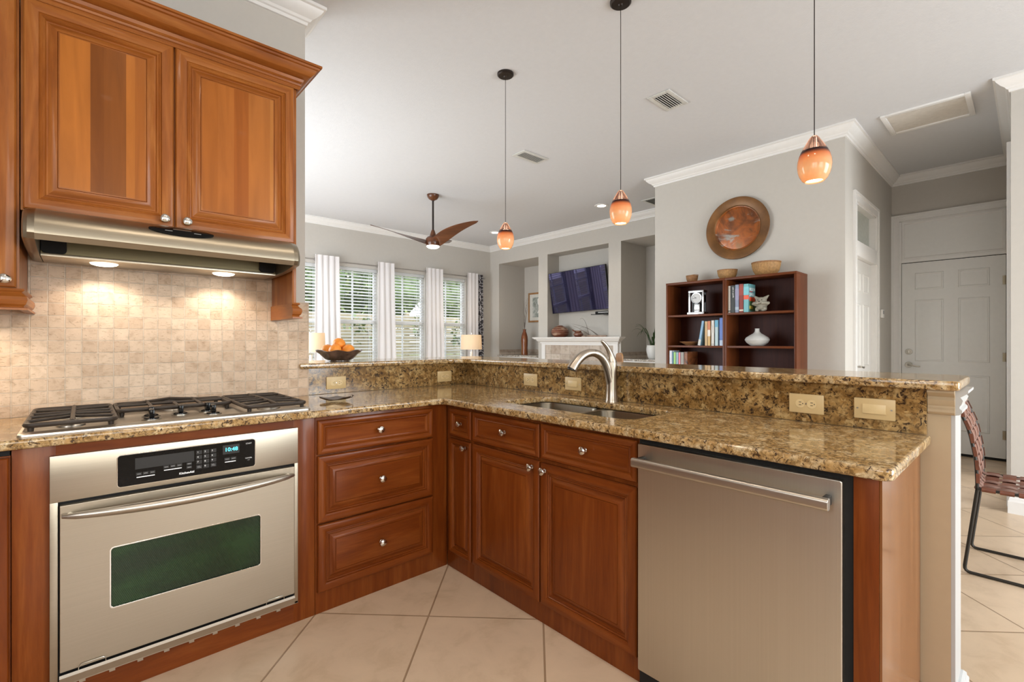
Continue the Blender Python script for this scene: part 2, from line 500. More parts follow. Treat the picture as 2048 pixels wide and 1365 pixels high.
# brown ware with pale horizontal strokes
def striped(name, col, pale, scale):
    m, nt, b = _nt(name)
    f = noise(nt, coords(nt, (3, 3, 22)), scale, 4, 0.6, 0.6)
    L(nt, ramp(nt, f, [(0.44, col), (0.52, col), (0.60, pale)]), b.inputs['Base Color'])
    b.inputs['Roughness'].default_value = 0.35
striped('brown_ware', (0.135, 0.040, 0.020), (0.40, 0.27, 0.19), 1.6)

# painted picture (plain still shapes of greys and greens)
m, nt, b = _nt('picture_wash')
f = noise(nt, coords(nt), 5, 4, 0.6, 1.0)
L(nt, ramp(nt, f, [(0.3, (0.10, 0.12, 0.10)), (0.48, (0.33, 0.36, 0.33)), (0.6, (0.55, 0.56, 0.53)), (0.75, (0.26, 0.25, 0.20))]), b.inputs['Base Color'])
m, nt, b = _nt('cover_brown')
f = noise(nt, coords(nt), 9, 4, 0.6, 1.0)
L(nt, ramp(nt, f, [(0.3, (0.03, 0.012, 0.008)), (0.5, (0.20, 0.065, 0.02)), (0.65, (0.28, 0.12, 0.06)), (0.8, (0.5, 0.45, 0.4))]), b.inputs['Base Color'])

def book_mat(name, col):
    if name not in MATS:
        simple(name, col, 0.45, var=0.05)
    return name
# ------------------------------------------------------------------ mesh helpers
class MB:
    """collects shapes (world coordinates unless said otherwise) into one mesh"""
    def __init__(self, *mats):
        self.bm = bmesh.new()
        self.mats = list(mats)
    def _mi(self, m):
        if m is None:
            return 0
        if m not in self.mats:
            self.mats.append(m)
        return self.mats.index(m)
    def _mark(self, old, m):
        i = self._mi(m)
        for f in self.bm.faces:
            if f not in old:
                f.material_index = i
    def raw(self, verts, faces, m=None):
        i = self._mi(m)
        vs = [self.bm.verts.new(v) for v in verts]
        for f in faces:
            try:
                nf = self.bm.faces.new([vs[k] for k in f])
                nf.material_index = i
            except ValueError:
                pass
        return vs
    def box(self, x0, y0, z0, x1, y1, z1, bev=0.0, m=None, seg=2, mat=None):
        old = set(self.bm.faces)
        c = Matrix.Translation(((x0 + x1) / 2, (y0 + y1) / 2, (z0 + z1) / 2)) @ Matrix.Diagonal((abs(x1 - x0), abs(y1 - y0), abs(z1 - z0), 1))
        if mat is not None:
            c = mat @ c
        r = bmesh.ops.create_cube(self.bm, size=1.0, matrix=c)
        if bev:
            es = list({e for v in r['verts'] for e in v.link_edges})
            bmesh.ops.bevel(self.bm, geom=es, offset=bev, segments=seg, profile=0.6, affect='EDGES', clamp_overlap=True)
        self._mark(old, m)
        return self
    def cyl(self, p0, p1, r0, r1=None, seg=24, m=None, caps=True):
        r1 = r0 if r1 is None else r1
        p0, p1 = Vector(p0), Vector(p1)
        d = (p1 - p0)
        q = d.to_track_quat('Z', 'Y').to_matrix()
        a, b = [], []
        for k in range(seg):
            t = 2 * math.pi * k / seg
            u = q @ Vector((math.cos(t), math.sin(t), 0))
            a.append(p0 + u * r0)
            b.append(p1 + u * r1)
        fs = [(k, (k + 1) % seg, seg + (k + 1) % seg, seg + k) for k in range(seg)]
        if caps:
            fs += [tuple(reversed(range(seg))), tuple(range(seg, 2 * seg))]
        self.raw(a + b, fs, m)
        return self
    def lathe(self, prof, c=(0, 0, 0), axis=(0, 0, 1), seg=32, m=None, wob=None):
        """prof: (radius, height) pairs"""
        q = Vector(axis).to_track_quat('Z', 'Y').to_matrix()
        c = Vector(c)
        vs, fs = [], []
        n = len(prof)
        for k in range(seg):
            t = 2 * math.pi * k / seg
            for j, (r, h) in enumerate(prof):
                rr = max(r, 1e-5)
                hh = h
                if wob:
                    rr, hh = wob(rr, hh, t, j)
                vs.append(c + q @ Vector((rr * math.cos(t), rr * math.sin(t), hh)))
        for k in range(seg):
            k2 = (k + 1) % seg
            for j in range(n - 1):
                fs.append((k * n + j, k2 * n + j, k2 * n + j + 1, k * n + j + 1))
        i = self._mi(m)
        bv = [self.bm.verts.new(v) for v in vs]
        nf = []
        for f in fs:
            ff = self.bm.faces.new([bv[x] for x in f])
            ff.material_index = i
            nf.append(ff)
        bmesh.ops.remove_doubles(self.bm, verts=bv, dist=2e-5)
        return self
    def ball(self, c, r, sc=(1, 1, 1), seg=24, m=None, rot=None):
        old = set(self.bm.faces)
        mt = Matrix.Translation(c) @ (rot.to_4x4() if rot else Matrix.Identity(4)) @ Matrix.Diagonal((sc[0] * r, sc[1] * r, sc[2] * r, 1))
        bmesh.ops.create_uvsphere(self.bm, u_segments=seg, v_segments=seg // 2 + 2, radius=1, matrix=mt)
        self._mark(old, m)
        return self
    def tube(self, pts, r, seg=10, m=None, closed=False, caps=True):
        """tube through pts; r a number or one radius per point"""
        pts = [Vector(p) for p in pts]
        n = len(pts)
        rs = [r] * n if isinstance(r, (int, float)) else list(r)
        rings = []
        up = Vector((0, 0, 1))
        prev = None
        for i, p in enumerate(pts):
            if closed:
                t = (pts[(i + 1) % n] - pts[i - 1])
            else:
                t = pts[min(i + 1, n - 1)] - pts[max(i - 1, 0)]
            t.normalize()
            if prev is None:
                ref = up if abs(t.z) < 0.95 else Vector((1, 0, 0))
                a = t.cross(ref).normalized()
            else:
                a = (prev - t * prev.dot(t)).normalized()
            prev = a
            b = t.cross(a)
            rings.append([p + (a * math.cos(2 * math.pi * k / seg) + b * math.sin(2 * math.pi * k / seg)) * rs[i] for k in range(seg)])
        vs = [v for ring in rings for v in ring]
        fs = []
        for i in range(n if closed else n - 1):
            j = (i + 1) % n
            for k in range(seg):
                k2 = (k + 1) % seg
                fs.append((i * seg + k, i * seg + k2, j * seg + k2, j * seg + k))
        if caps and not closed:
            fs += [tuple(reversed(range(seg))), tuple(range((n - 1) * seg, n * seg))]
        self.raw(vs, fs, m)
        return self
    def sweep(self, prof, path, m=None, side=1, closed=False, capped=True):
        """mitred moulding: prof of (out, z) pairs along a plan path; side=1 puts OUT to the right of travel"""
        n = len(path)
        P = [Vector((p[0], p[1], 0)) for p in path]
        rings = []
        for i in range(n):
            if closed:
                d0 = (P[i] - P[i - 1]).normalized()
                d1 = (P[(i + 1) % n] - P[i]).normalized()
            else:
                d0 = (P[i] - P[i - 1]).normalized() if i else (P[1] - P[0]).normalized()
                d1 = (P[i + 1] - P[i]).normalized() if i < n - 1 else d0
            n0 = Vector((d0.y, -d0.x, 0)) * side
            n1 = Vector((d1.y, -d1.x, 0)) * side
            b = (n0 + n1)
            b = b / max(1e-6, b.dot(n0))
            rings.append([P[i] + b * o + Vector((0, 0, z)) for o, z in prof])
        k = len(prof)
        vs = [v for r_ in rings for v in r_]
        fs = []
        for i in range(n if closed else n - 1):
            j = (i + 1) % n
            for a in range(k):
                a2 = (a + 1) % k
                f = (i * k + a, j * k + a, j * k + a2, i * k + a2)
                fs.append(f)
        if capped and not closed:
            fs += [tuple(range(k)), tuple(reversed(range((n - 1) * k, n * k)))]
        self.raw(vs, fs, m)
        return self
    def prism(self, poly, axis, a, b, m=None):
        """poly of 2-d points extruded along axis 'X','Y' or 'Z' from a to b (poly in the other two axes, in order)"""
        def mk(p, t):
            return {'X': (t, p[0], p[1]), 'Y': (p[0], t, p[1]), 'Z': (p[0], p[1], t)}[axis]
        n = len(poly)
        vs = [mk(p, a) for p in poly] + [mk(p, b) for p in poly]
        fs = [(k, (k + 1) % n, n + (k + 1) % n, n + k) for k in range(n)] + [tuple(reversed(range(n))), tuple(range(n, 2 * n))]
        self.raw(vs, fs, m)
        return self
    def panel(self, o, u, v, w, h, prof, thick, mh, mv, mc):
        """raised-panel front with mitred frame: o lower-left corner on the front plane, prof of (inset, depth) rings"""
        o, u, v = Vector(o), Vector(u), Vector(v)
        nrm = u.cross(v)
        rings = []
        full = [(prof[0][0], -thick)] + list(prof)
        for ins, dep in full:
            rings.append([o + u * a + v * b + nrm * dep for a, b in ((ins, ins), (w - ins, ins), (w - ins, h - ins), (ins, h - ins))])
        vs = [p for r_ in rings for p in r_]
        for i in range(len(rings) - 1):
            pass
        bv = [self.bm.verts.new(p) for p in vs]
        for i in range(len(rings) - 1):
            for s, mt in ((0, mh), (1, mv), (2, mh), (3, mv)):
                a, b2 = i * 4 + s, i * 4 + (s + 1) % 4
                f = self.bm.faces.new((bv[a], bv[b2], bv[b2 + 4], bv[a + 4]))
                f.material_index = self._mi(mt)
        l = (len(rings) - 1) * 4
        f = self.bm.faces.new((bv[l], bv[l + 1], bv[l + 2], bv[l + 3]))
        f.material_index = self._mi(mc)
        f = self.bm.faces.new((bv[3], bv[2], bv[1], bv[0]))
        f.material_index = self._mi(mv)
        return self
    def mesh(self, m):
        """append an existing mesh"""
        self.bm.from_mesh(m)
        return self
    def build(self, name, parent=None, smooth=True, angle=32, local=False, fix=True):
        if fix:
            bmesh.ops.recalc_face_normals(self.bm, faces=self.bm.faces[:])
        me = bpy.data.meshes.new(name)
        if parent is not None and not local:
            off = Vector((0, 0, 0))
            p = parent
            while p is not None:
                off += p.location
                p = p.parent
            bmesh.ops.translate(self.bm, verts=self.bm.verts[:], vec=-off)
        self.bm.to_mesh(me)
        self.bm.free()
        for k in self.mats:
            me.materials.append(MATS[k])
        if smooth:
            me.shade_smooth()
            me.set_sharp_from_angle(angle=R(angle))
        o = bpy.data.objects.new(name, me)
        COL.objects.link(o)
        if parent is not None:
            o.parent = parent
        return o

def thing(name, label, cat, loc=(0, 0, 0), group=None, rz=0.0):
    o = bpy.data.objects.new(name, None)
    o.empty_display_size = 0.05
    o.location = loc
    o.rotation_euler = (0, 0, rz)
    COL.objects.link(o)
    o['label'] = label
    o['category'] = cat
    if group:
        o['group'] = group
    return o
def tag(o, label, cat, group=None, kind=None):
    o['label'] = label
    o['category'] = cat
    if group:
        o['group'] = group
    if kind:
        o['kind'] = kind
    return o
def struct(o, label=None):
    o['kind'] = 'structure'
    if label:
        o['label'] = label
    return o
def copy_thing(src, loc, label, rz=None):
    r = src.copy()
    COL.objects.link(r)
    r.location = loc
    if rz is not None:
        r.rotation_euler = (0, 0, rz)
    r['label'] = label
    for ch in list(src.children):
        c = ch.copy()
        COL.objects.link(c)
        c.parent = r
        for g in list(ch.children):
            d = g.copy()
            COL.objects.link(d)
            d.parent = c
    return r
def outline_mesh(loops, z0, z1, bev=0.0, res=3):
    """solid plate from plan outlines (first the outside, then holes) with rounded edges, as a mesh"""
    cu = bpy.data.curves.new('plate', 'CURVE')
    cu.dimensions = '2D'
    cu.fill_mode = 'BOTH'
    cu.extrude = (z1 - z0) / 2 - bev
    cu.bevel_depth = bev
    cu.bevel_resolution = res
    cu.offset = -bev
    for lp in loops:
        s = cu.splines.new('POLY')
        s.points.add(len(lp) - 1)
        for k, (x, y) in enumerate(lp):
            s.points[k].co = (x, y, 0, 1)
        s.use_cyclic_u = True
    ob = bpy.data.objects.new('plate', cu)
    COL.objects.link(ob)
    dg = bpy.context.evaluated_depsgraph_get()
    me = bpy.data.meshes.new_from_object(ob.evaluated_get(dg))
    for vv in me.vertices:
        vv.co.z += (z0 + z1) / 2
    bpy.data.objects.remove(ob)
    return me
def lettering(txt, size, o, u, v, depth=0.0006, align='LEFT', bold=0.0, sx=1.0):
    """flat raised letters: o baseline start, u along the text, v up"""
    cu = bpy.data.curves.new('letters', 'FONT')
    cu.body = txt
    cu.size = size
    cu.align_x = align
    cu.extrude = depth
    cu.offset = bold
    cu.resolution_u = 3
    ob = bpy.data.objects.new('letters', cu)
    COL.objects.link(ob)
    dg = bpy.context.evaluated_depsgraph_get()
    me = bpy.data.meshes.new_from_object(ob.evaluated_get(dg))
    o, u, v = Vector(o), Vector(u), Vector(v)
    n = u.cross(v)
    for vv in me.vertices:
        x, y, z = vv.co
        vv.co = o + u * (x * sx) + v * y + n * (z + depth)
    bpy.data.objects.remove(ob)
    return me
def arc(cx, cy, r, a0, a1, n=8):
    return [(cx + r * math.cos(R(a0 + (a1 - a0) * k / n)), cy + r * math.sin(R(a0 + (a1 - a0) * k / n))) for k in range(n + 1)]
def rrect(x0, y0, x1, y1, r, n=6):
    return arc(x1 - r, y0 + r, r, -90, 0, n) + arc(x1 - r, y1 - r, r, 0, 90, n) + arc(x0 + r, y1 - r, r, 90, 180, n) + arc(x0 + r, y0 + r, r, 180, 270, n)
def bez(p0, p1, p2, p3, n=12):
    p0, p1, p2, p3 = map(Vector, (p0, p1, p2, p3))
    return [p0 * (1 - t) ** 3 + p1 * 3 * t * (1 - t) ** 2 + p2 * 3 * t * t * (1 - t) + p3 * t ** 3 for t in (k / n for k in range(n + 1))]
# ------------------------------------------------------------------ the room shell
ZC = 3.125                     # ceiling
BK = 2.775                     # stove wall face
WY = 7.35                      # window wall face
TX = 6.09                      # fireplace wall face
BX = 4.93                      # bookcase wall face
HY = 1.096                     # hall, left wall face
DX = 6.96                      # hall, end wall face

struct(MB('floor_tile').box(-1.75, -3.4, -0.12, 7.2, 7.6, 0).build('floor', smooth=False))
struct(MB('ceiling_paint').box(-1.75, -3.4, ZC, 7.2, 7.6, ZC + 0.12).build('ceiling', smooth=False))
struct(MB('wall_paint').box(-1.75, BK, 0, 0.935, 2.93, ZC).build('wall_stove', smooth=False))
m = MB('wall_paint').box(-1.75, -3.4, 0, -1.6, -1.75, ZC).box(-1.75, 0.55, 0, -1.6, 2.93, ZC).box(-1.75, -1.75, 0, -1.6, 0.55, 1.05).box(-1.75, -1.75, 2.62, -1.6, 0.55, ZC)
struct(m.build('wall_left', smooth=False))
m = MB('trim_white').box(-1.70, -1.75, 1.05, -1.65, 0.55, 1.11).box(-1.70, -1.75, 2.56, -1.65, 0.55, 2.62)
for yy in (-1.75, -0.63, 0.49):
    m.box(-1.70, yy, 1.05, -1.65, yy + 0.06, 2.62)
struct(m.build('window_5', smooth=False))  # added unseen window, an opening for the fill light towards the hall
struct(MB('wall_paint').box(-0.15, 2.93, 0, 0.0, 3.6, ZC).box(-0.15, 6.8, 0, 0.0, 7.6, ZC).box(-0.15, 3.6, 2.62, 0.0, 6.8, ZC)
       .build('wall_living_left', smooth=False))
m = MB('wall_paint')
m.box(-1.75, -3.4, 0, -1.3, -3.2, ZC).box(-1.3, -3.4, 0, 1.0, -3.2, 0.9).box(-1.3, -3.4, 2.62, 1.0, -3.2, ZC)
m.box(1.0, -3.4, 0, 2.25, -3.2, ZC).box(2.25, -3.4, 2.54, 4.55, -3.2, ZC).box(4.55, -3.4, 0, 5.08, -3.2, ZC)
struct(m.build('wall_back', smooth=False))
def plain_window(name, x0, x1, z0, z1, y, cols):
    m = MB('trim_white')
    m.box(x0, y - 0.05, z0, x1, y, z0 + 0.06).box(x0, y - 0.05, z1 - 0.06, x1, y, z1)
    for k in range(cols + 1):
        x = x0 + 0.03 + (x1 - x0 - 0.06) * k / cols
        m.box(x - 0.03, y - 0.05, z0, x + 0.03, y, z1)
    return struct(m.build(name, smooth=False))
plain_window('window_6', -1.3, 1.0, 0.9, 2.62, -3.25, 3)  # added unseen window behind the camera, holds the kitchen fill light
plain_window('window_7', 2.25, 4.55, 0.02, 2.54, -3.25, 2)

# window wall with four openings
WIN = [(1.95, 2.75), (2.86, 3.66), (3.77, 4.57), (4.68, 5.48)]
WZ0, WZ1 = 0.55, 2.425
m = MB('wall_paint')
m.box(-0.15, WY, 0, 6.95, WY + 0.16, WZ0).box(-0.15, WY, WZ1, 6.95, WY + 0.16, ZC)
xs = [-0.15] + [x for w in WIN for x in w] + [6.95]
for k in range(0, len(xs), 2):
    m.box(xs[k], WY, WZ0, xs[k + 1], WY + 0.16, WZ1)
struct(m.build('wall_window', smooth=False))

# fireplace wall with three niches
m = MB('wall_paint')
N1, N2, N3 = (5.987, 7.079), (4.453, 5.764), (3.10, 4.222)
m.box(TX, 7.079, 0, 6.95, WY + 0.16, ZC).box(TX, 5.764, 0, 6.95, 5.987, ZC).box(TX, 4.222, 0, 6.95, 4.453, ZC).box(TX, 2.80, 0, 6.95, 3.10, ZC)
m.box(TX, N1[0], 2.755, 6.95, N1[1], ZC).box(6.79, N1[0], 0, 6.95, N1[1], 2.755)
m.box(TX, N2[0], 2.767, 6.95, N2[1], ZC).box(6.39, N2[0], 1.30, 6.95, N2[1], 2.767).box(TX, N2[0], 0, 6.95, N2[1], 1.30)
m.box(TX, N3[0], 2.765, 6.95, N3[1], ZC).box(6.79, N3[0], 0, 6.95, N3[1], 2.765)
struct(m.build('wall_fireplace', smooth=False))

# bookcase wall, hall walls, right wall
struct(MB('wall_paint').box(BX, HY, 0, 5.08, 2.948, ZC).box(5.08, 2.80, 0, TX, 2.948, ZC).build('wall_bookcase', smooth=False))
m = MB('wall_paint')
m.box(5.08, HY, 0, 5.29, 1.22, ZC).box(6.13, HY, 0, 7.1, 1.22, ZC).box(5.29, HY, 2.53, 6.13, 1.22, ZC)
struct(m.build('wall_hall_left', smooth=False))
m = MB('wall_paint')
m.box(DX, HY, 0, 7.1, 3.0, ZC).box(DX, -0.05, 0, 7.1, 0.155, ZC).box(DX, 1.025, 0, 7.1, HY, ZC).box(DX, 0.155, 2.62, 7.1, 1.025, ZC)
struct(m.build('wall_hall_end', smooth=False))
struct(MB('wall_paint').box(BX, -3.4, 0, 5.08, 0.10, ZC).box(5.08, -0.05, 0, 5.25, 0.10, ZC).box(6.05, -0.05, 0, DX, 0.10, ZC).box(5.25, -0.05, 2.10, 6.05, 0.10, ZC).build('wall_right', smooth=False))

# half wall that carries the raised bar
struct(MB('post_shaded').box(0.937, 2.797, 0, 2.25, 2.93, 1.075).box(2.075, 0.175, 0, 2.25, 2.797, 1.075).build('wall_peninsula', smooth=False))

# crown moulding
CROWN = [(0, 3.022), (0.010, 3.024), (0.013, 3.040), (0.022, 3.044), (0.030, 3.056), (0.052, 3.070), (0.072, 3.092), (0.078, 3.104), (0.090, 3.108), (0.090, 3.1245), (0, 3.1245)]
struct(MB('trim_white').sweep(CROWN, [(-1.6, BK), (0.935, BK), (0.935, 2.93), (0.0, 2.93)]).build('trim_1', angle=20))
struct(MB('trim_white').sweep(CROWN, [(0.0, WY), (TX, WY), (TX, 2.948), (BX, 2.948), (BX, HY), (DX, HY), (DX, 0.10), (BX, 0.10), (BX, -3.2)]).build('trim_2', angle=20))
BASE = [(0, 0), (0.016, 0), (0.016, 0.085), (0.011, 0.095), (0.009, 0.108), (0.004, 0.116), (0, 0.118)]
struct(MB('trim_white').sweep(BASE, [(DX, 0.10), (BX, 0.10), (BX, -3.2)]).build('baseboard_right', angle=20))
struct(MB('trim_white').sweep(BASE, [(TX, 2.948), (BX, 2.948), (BX, HY), (5.2, HY)]).build('baseboard_back', angle=20))
BASE2 = [(0, 0), (0.020, 0), (0.020, 0.072), (0.014, 0.080), (0.014, 0.088), (0.006, 0.096), (0, 0.098)]
struct(MB('post_shaded').sweep(BASE2, [(2.075, 0.165), (2.075, 0.246)], side=-1).build('baseboard_peninsula', angle=20))
struct(MB('post_daylit').sweep(BASE2, [(2.25, 2.93), (2.25, 0.165), (2.075, 0.165)], side=-1).build('baseboard_bar', angle=20))
struct(MB('post_daylit').box(2.0755, 0.165, 0, 2.2495, 0.1748, 1.0765).build('trim_5', smooth=False))  # thin board added to carry the daylit white of the post end
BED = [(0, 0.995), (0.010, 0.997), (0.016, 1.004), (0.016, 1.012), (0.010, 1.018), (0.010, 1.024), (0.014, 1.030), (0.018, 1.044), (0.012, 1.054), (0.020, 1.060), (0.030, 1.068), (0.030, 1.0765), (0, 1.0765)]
struct(MB('post_shaded').sweep(BED, [(2.075, 0.165), (2.075, 0.231)], side=-1).build('trim_3', angle=20))
struct(MB('post_daylit').sweep(BED, [(2.25, 2.93), (2.25, 0.165), (2.075, 0.165)], side=-1).build('trim_6', angle=20))

# tumbled stone tile behind the cooktop
m = MB('travertine')
m.prism([(-1.6, 0.926), (0.952, 0.926), (0.952, 1.452), (0.775, 1.452), (0.775, 1.70), (-0.165, 1.70), (-0.165, 1.452), (-1.6, 1.452)], 'Y', 2.763, BK)
struct(m.build('wall_stove_tile', smooth=False), 'tumbled cream stone tile backsplash behind the cooktop')

# ---- windows of the living room: frame, meeting rail, muntins, glass
for k, (x0, x1) in enumerate(WIN):
    m = MB('trim_white')
    y0, y1 = WY + 0.085, WY + 0.13
    m.box(x0, y0, WZ0, x0 + 0.04, y1, WZ1).box(x1 - 0.04, y0, WZ0, x1, y1, WZ1)
    m.box(x0 + 0.04, y0 + 0.001, WZ0, x1 - 0.04, y1 - 0.001, WZ0 + 0.05).box(x0 + 0.04, y0 + 0.001, WZ1 - 0.045, x1 - 0.04, y1 - 0.001, WZ1)
    m.box(x0 + 0.041, y0 - 0.02, 1.525, x1 - 0.041, y1, 1.58)
    xm = (x0 + x1) / 2
    m.box(xm - 0.011, y0 + 0.01, WZ0, xm + 0.011, y1 - 0.01, WZ1)
    for z in (1.06, 1.99):
        m.box(x0, y0 + 0.012, z - 0.011, x1, y1 - 0.012, z + 0.011)
    w = struct(m.build('window_%d' % (k + 1), smooth=False))
    g = MB('window_glass').box(x0 + 0.03, y0 + 0.020, WZ0 + 0.03, x1 - 0.03, y0 + 0.024, WZ1 - 0.03).build('glass', w, smooth=False)
    s = MB('trim_white').box(x0 + 0.005, WY - 0.03, WZ0 - 0.025, x1 - 0.005, y0, WZ0 + 0.002, 0.004).build('sill', w)

# ---- hall: side door with transom, end door with blank transom panel
def casing(m, axis, fixed, a0, a1, z1, w, out, z0=0.0):
    """flat casing with a back band round an opening"""
    for lo, hi, t in ((0, w, out), (w * 0.74, w + 0.0007, out * 1.7), (-0.0007, w * 0.2, out * 1.3)):
        for s in (0, 1):
            p, q = (a0 - hi, a0 - lo) if s == 0 else (a1 + lo, a1 + hi)
            if axis == 'X':
                m.box(p, fixed - t, z0, q, fixed, z1 + lo)
            else:
                m.box(fixed - t, p, z0, fixed, q, z1 + lo)
        if axis == 'X':
            m.box(a0 - hi, fixed - t, z1 + lo, a1 + hi, fixed, z1 + hi)
        else:
            m.box(fixed - t, a0 - hi, z1 + lo, fixed, a1 + hi, z1 + hi)
    return m
PANEL6 = lambda w, h: [(0.115, h - 0.105 - 0.20, (w - 0.23 - 0.115) / 2, 0.19), (0.115 + (w - 0.23 - 0.115) / 2 + 0.115, h - 0.305, (w - 0.345) / 2, 0.19),
                       (0.115, 0.98, (w - 0.345) / 2, h - 0.42 - 0.98), (0.115 + (w - 0.345) / 2 + 0.115, 0.98, (w - 0.345) / 2, h - 0.42 - 0.98),
                       (0.115, 0.24, (w - 0.345) / 2, 0.60), (0.115 + (w - 0.345) / 2 + 0.115, 0.24, (w - 0.345) / 2, 0.60)]
DPROF = [(0, 0.0), (0.006, 0.006), (0.013, 0.007), (0.020, 0.0012), (0.034, 0.0012), (0.046, 0.005)]
m = MB('trim_white')
casing(m, 'X', HY, 5.29, 6.13, 2.53, 0.085, 0.012)
m.box(5.29, HY, 0, 5.305, 1.22, 2.53).box(6.115, HY, 0, 6.13, 1.22, 2.53).box(5.29, HY, 2.515, 6.13, 1.22, 2.53)
m.box(5.29, HY - 0.012, 2.03, 6.13, 1.20, 2.17, 0.004)
d2 = struct(m.build('door_2', angle=20), 'white side door with glazed transom in the left wall of the hall')
m = MB('door_white').box(5.307, 1.135, 0.008, 6.113, 1.175, 2.028)
for x, z, w, h in PANEL6(0.806, 2.02):
    m.panel((5.307 + x, 1.1345, z), (1, 0, 0), (0, 0, 1), w, h, DPROF, 0.001, 'door_white', 'door_white', 'door_white')
lf = m.build('leaf', d2, angle=20)
MB('frosted_glass').box(5.305, 1.15, 2.17, 6.115, 1.155, 2.515).build('transom_glass', d2, smooth=False)
hn = MB('dull_nickel').cyl((5.45, 1.135, 0.99), (5.45, 1.125, 0.99), 0.030).cyl((5.45, 1.125, 0.99), (5.45, 1.085, 0.99), 0.010)
hn.tube([(5.45, 1.085, 0.99), (5.47, 1.080, 0.988), (5.53, 1.080, 0.978), (5.56, 1.083, 0.985)], [0.009, 0.009, 0.008, 0.006])
hn.build('lever_handle', d2)

m = MB('trim_white')
casing(m, 'Y', DX, 0.155, 1.025, 2.605, 0.07, 0.014)
m.box(DX, 0.155, 0, 7.06, 0.172, 2.62).box(DX, 1.008, 0, 7.06, 1.025, 2.62).box(DX, 0.155, 2.60, 7.06, 1.025, 2.62)
m.box(DX + 0.004, 0.172, 2.128, 7.06, 1.008, 2.60).box(7.065, 0.155, 0, 7.095, 1.025, 2.62)
m.panel((DX + 0.003, 1.000, 2.165), (0, -1, 0), (0, 0, 1), 0.82, 0.42, [(0, 0.008), (0.014, 0.006), (0.02, 0.001), (0.03, 0.0004)], 0.0005, 'trim_white', 'trim_white', 'door_white')
d1 = struct(m.build('door_1', angle=20), 'white six panel door closing the far end of the hall')
m = MB('door_white').box(DX + 0.012, 0.176, 0.028, DX + 0.052, 1.004, 2.120)
for y, z, w, h in PANEL6(0.828, 2.09):
    m.panel((DX + 0.0115, 1.004 - y, 0.028 + z), (0, -1, 0), (0, 0, 1), w, h, DPROF, 0.001, 'door_white', 'door_white', 'door_white')
m.build('leaf', d1, angle=20)
MB('gap_black').box(DX + 0.02, 0.173, 0.0, DX + 0.05, 1.007, 0.028).box(DX + 0.030, 0.173, 2.1195, DX + 0.05, 1.007, 2.129).build('threshold', d1, smooth=False)
for z in (0.27, 1.069, 1.859):
    MB('brass_hinge').cyl((DX + 0.004, 0.1765, z - 0.045), (DX + 0.004, 0.1765, z + 0.045), 0.0075, seg=12).box(DX + 0.002, 0.178, z - 0.045, DX + 0.012, 0.200, z + 0.045).build('hinge', d1)
MB('dull_nickel').cyl((DX + 0.012, 0.943, 1.113), (DX, 0.943, 1.113), 0.034, 0.031).cyl((DX, 0.943, 1.113), (DX - 0.012, 0.943, 1.113), 0.022, 0.019).box(DX - 0.026, 0.938, 1.100, DX - 0.012, 0.948, 1.126, 0.002).build('deadbolt', d1)
h = MB('dull_nickel').cyl((DX + 0.012, 0.943, 0.965), (DX, 0.943, 0.965), 0.034, 0.031).cyl((DX, 0.943, 0.965), (DX - 0.045, 0.943, 0.965), 0.011)
h.tube(bez((DX - 0.045, 0.945, 0.965), (DX - 0.052, 0.92, 0.972), (DX - 0.050, 0.87, 0.945), (DX - 0.045, 0.835, 0.952), 10), [0.011] * 5 + [0.009] * 3 + [0.007] * 3)
h.build('lever_handle', d1)
struct(MB('trim_white').box(5.12, 0.10, 0, 5.20, 0.118, 2.70).box(5.105, 0.10, 0, 5.12, 0.126, 2.72).build('trim_4', smooth=False))

# small white control on the hall wall
t = thing('thermostat', 'small white thermostat on the left hall wall beside the side door', 'thermostat', (6.39, HY, 1.53))
MB('pot_white').box(6.35, HY - 0.022, 1.485, 6.43, HY, 1.575, 0.006).build('housing', t)
MB('grey_print').box(6.362, HY - 0.0235, 1.525, 6.418, HY - 0.021, 1.562).build('display', t, smooth=False)

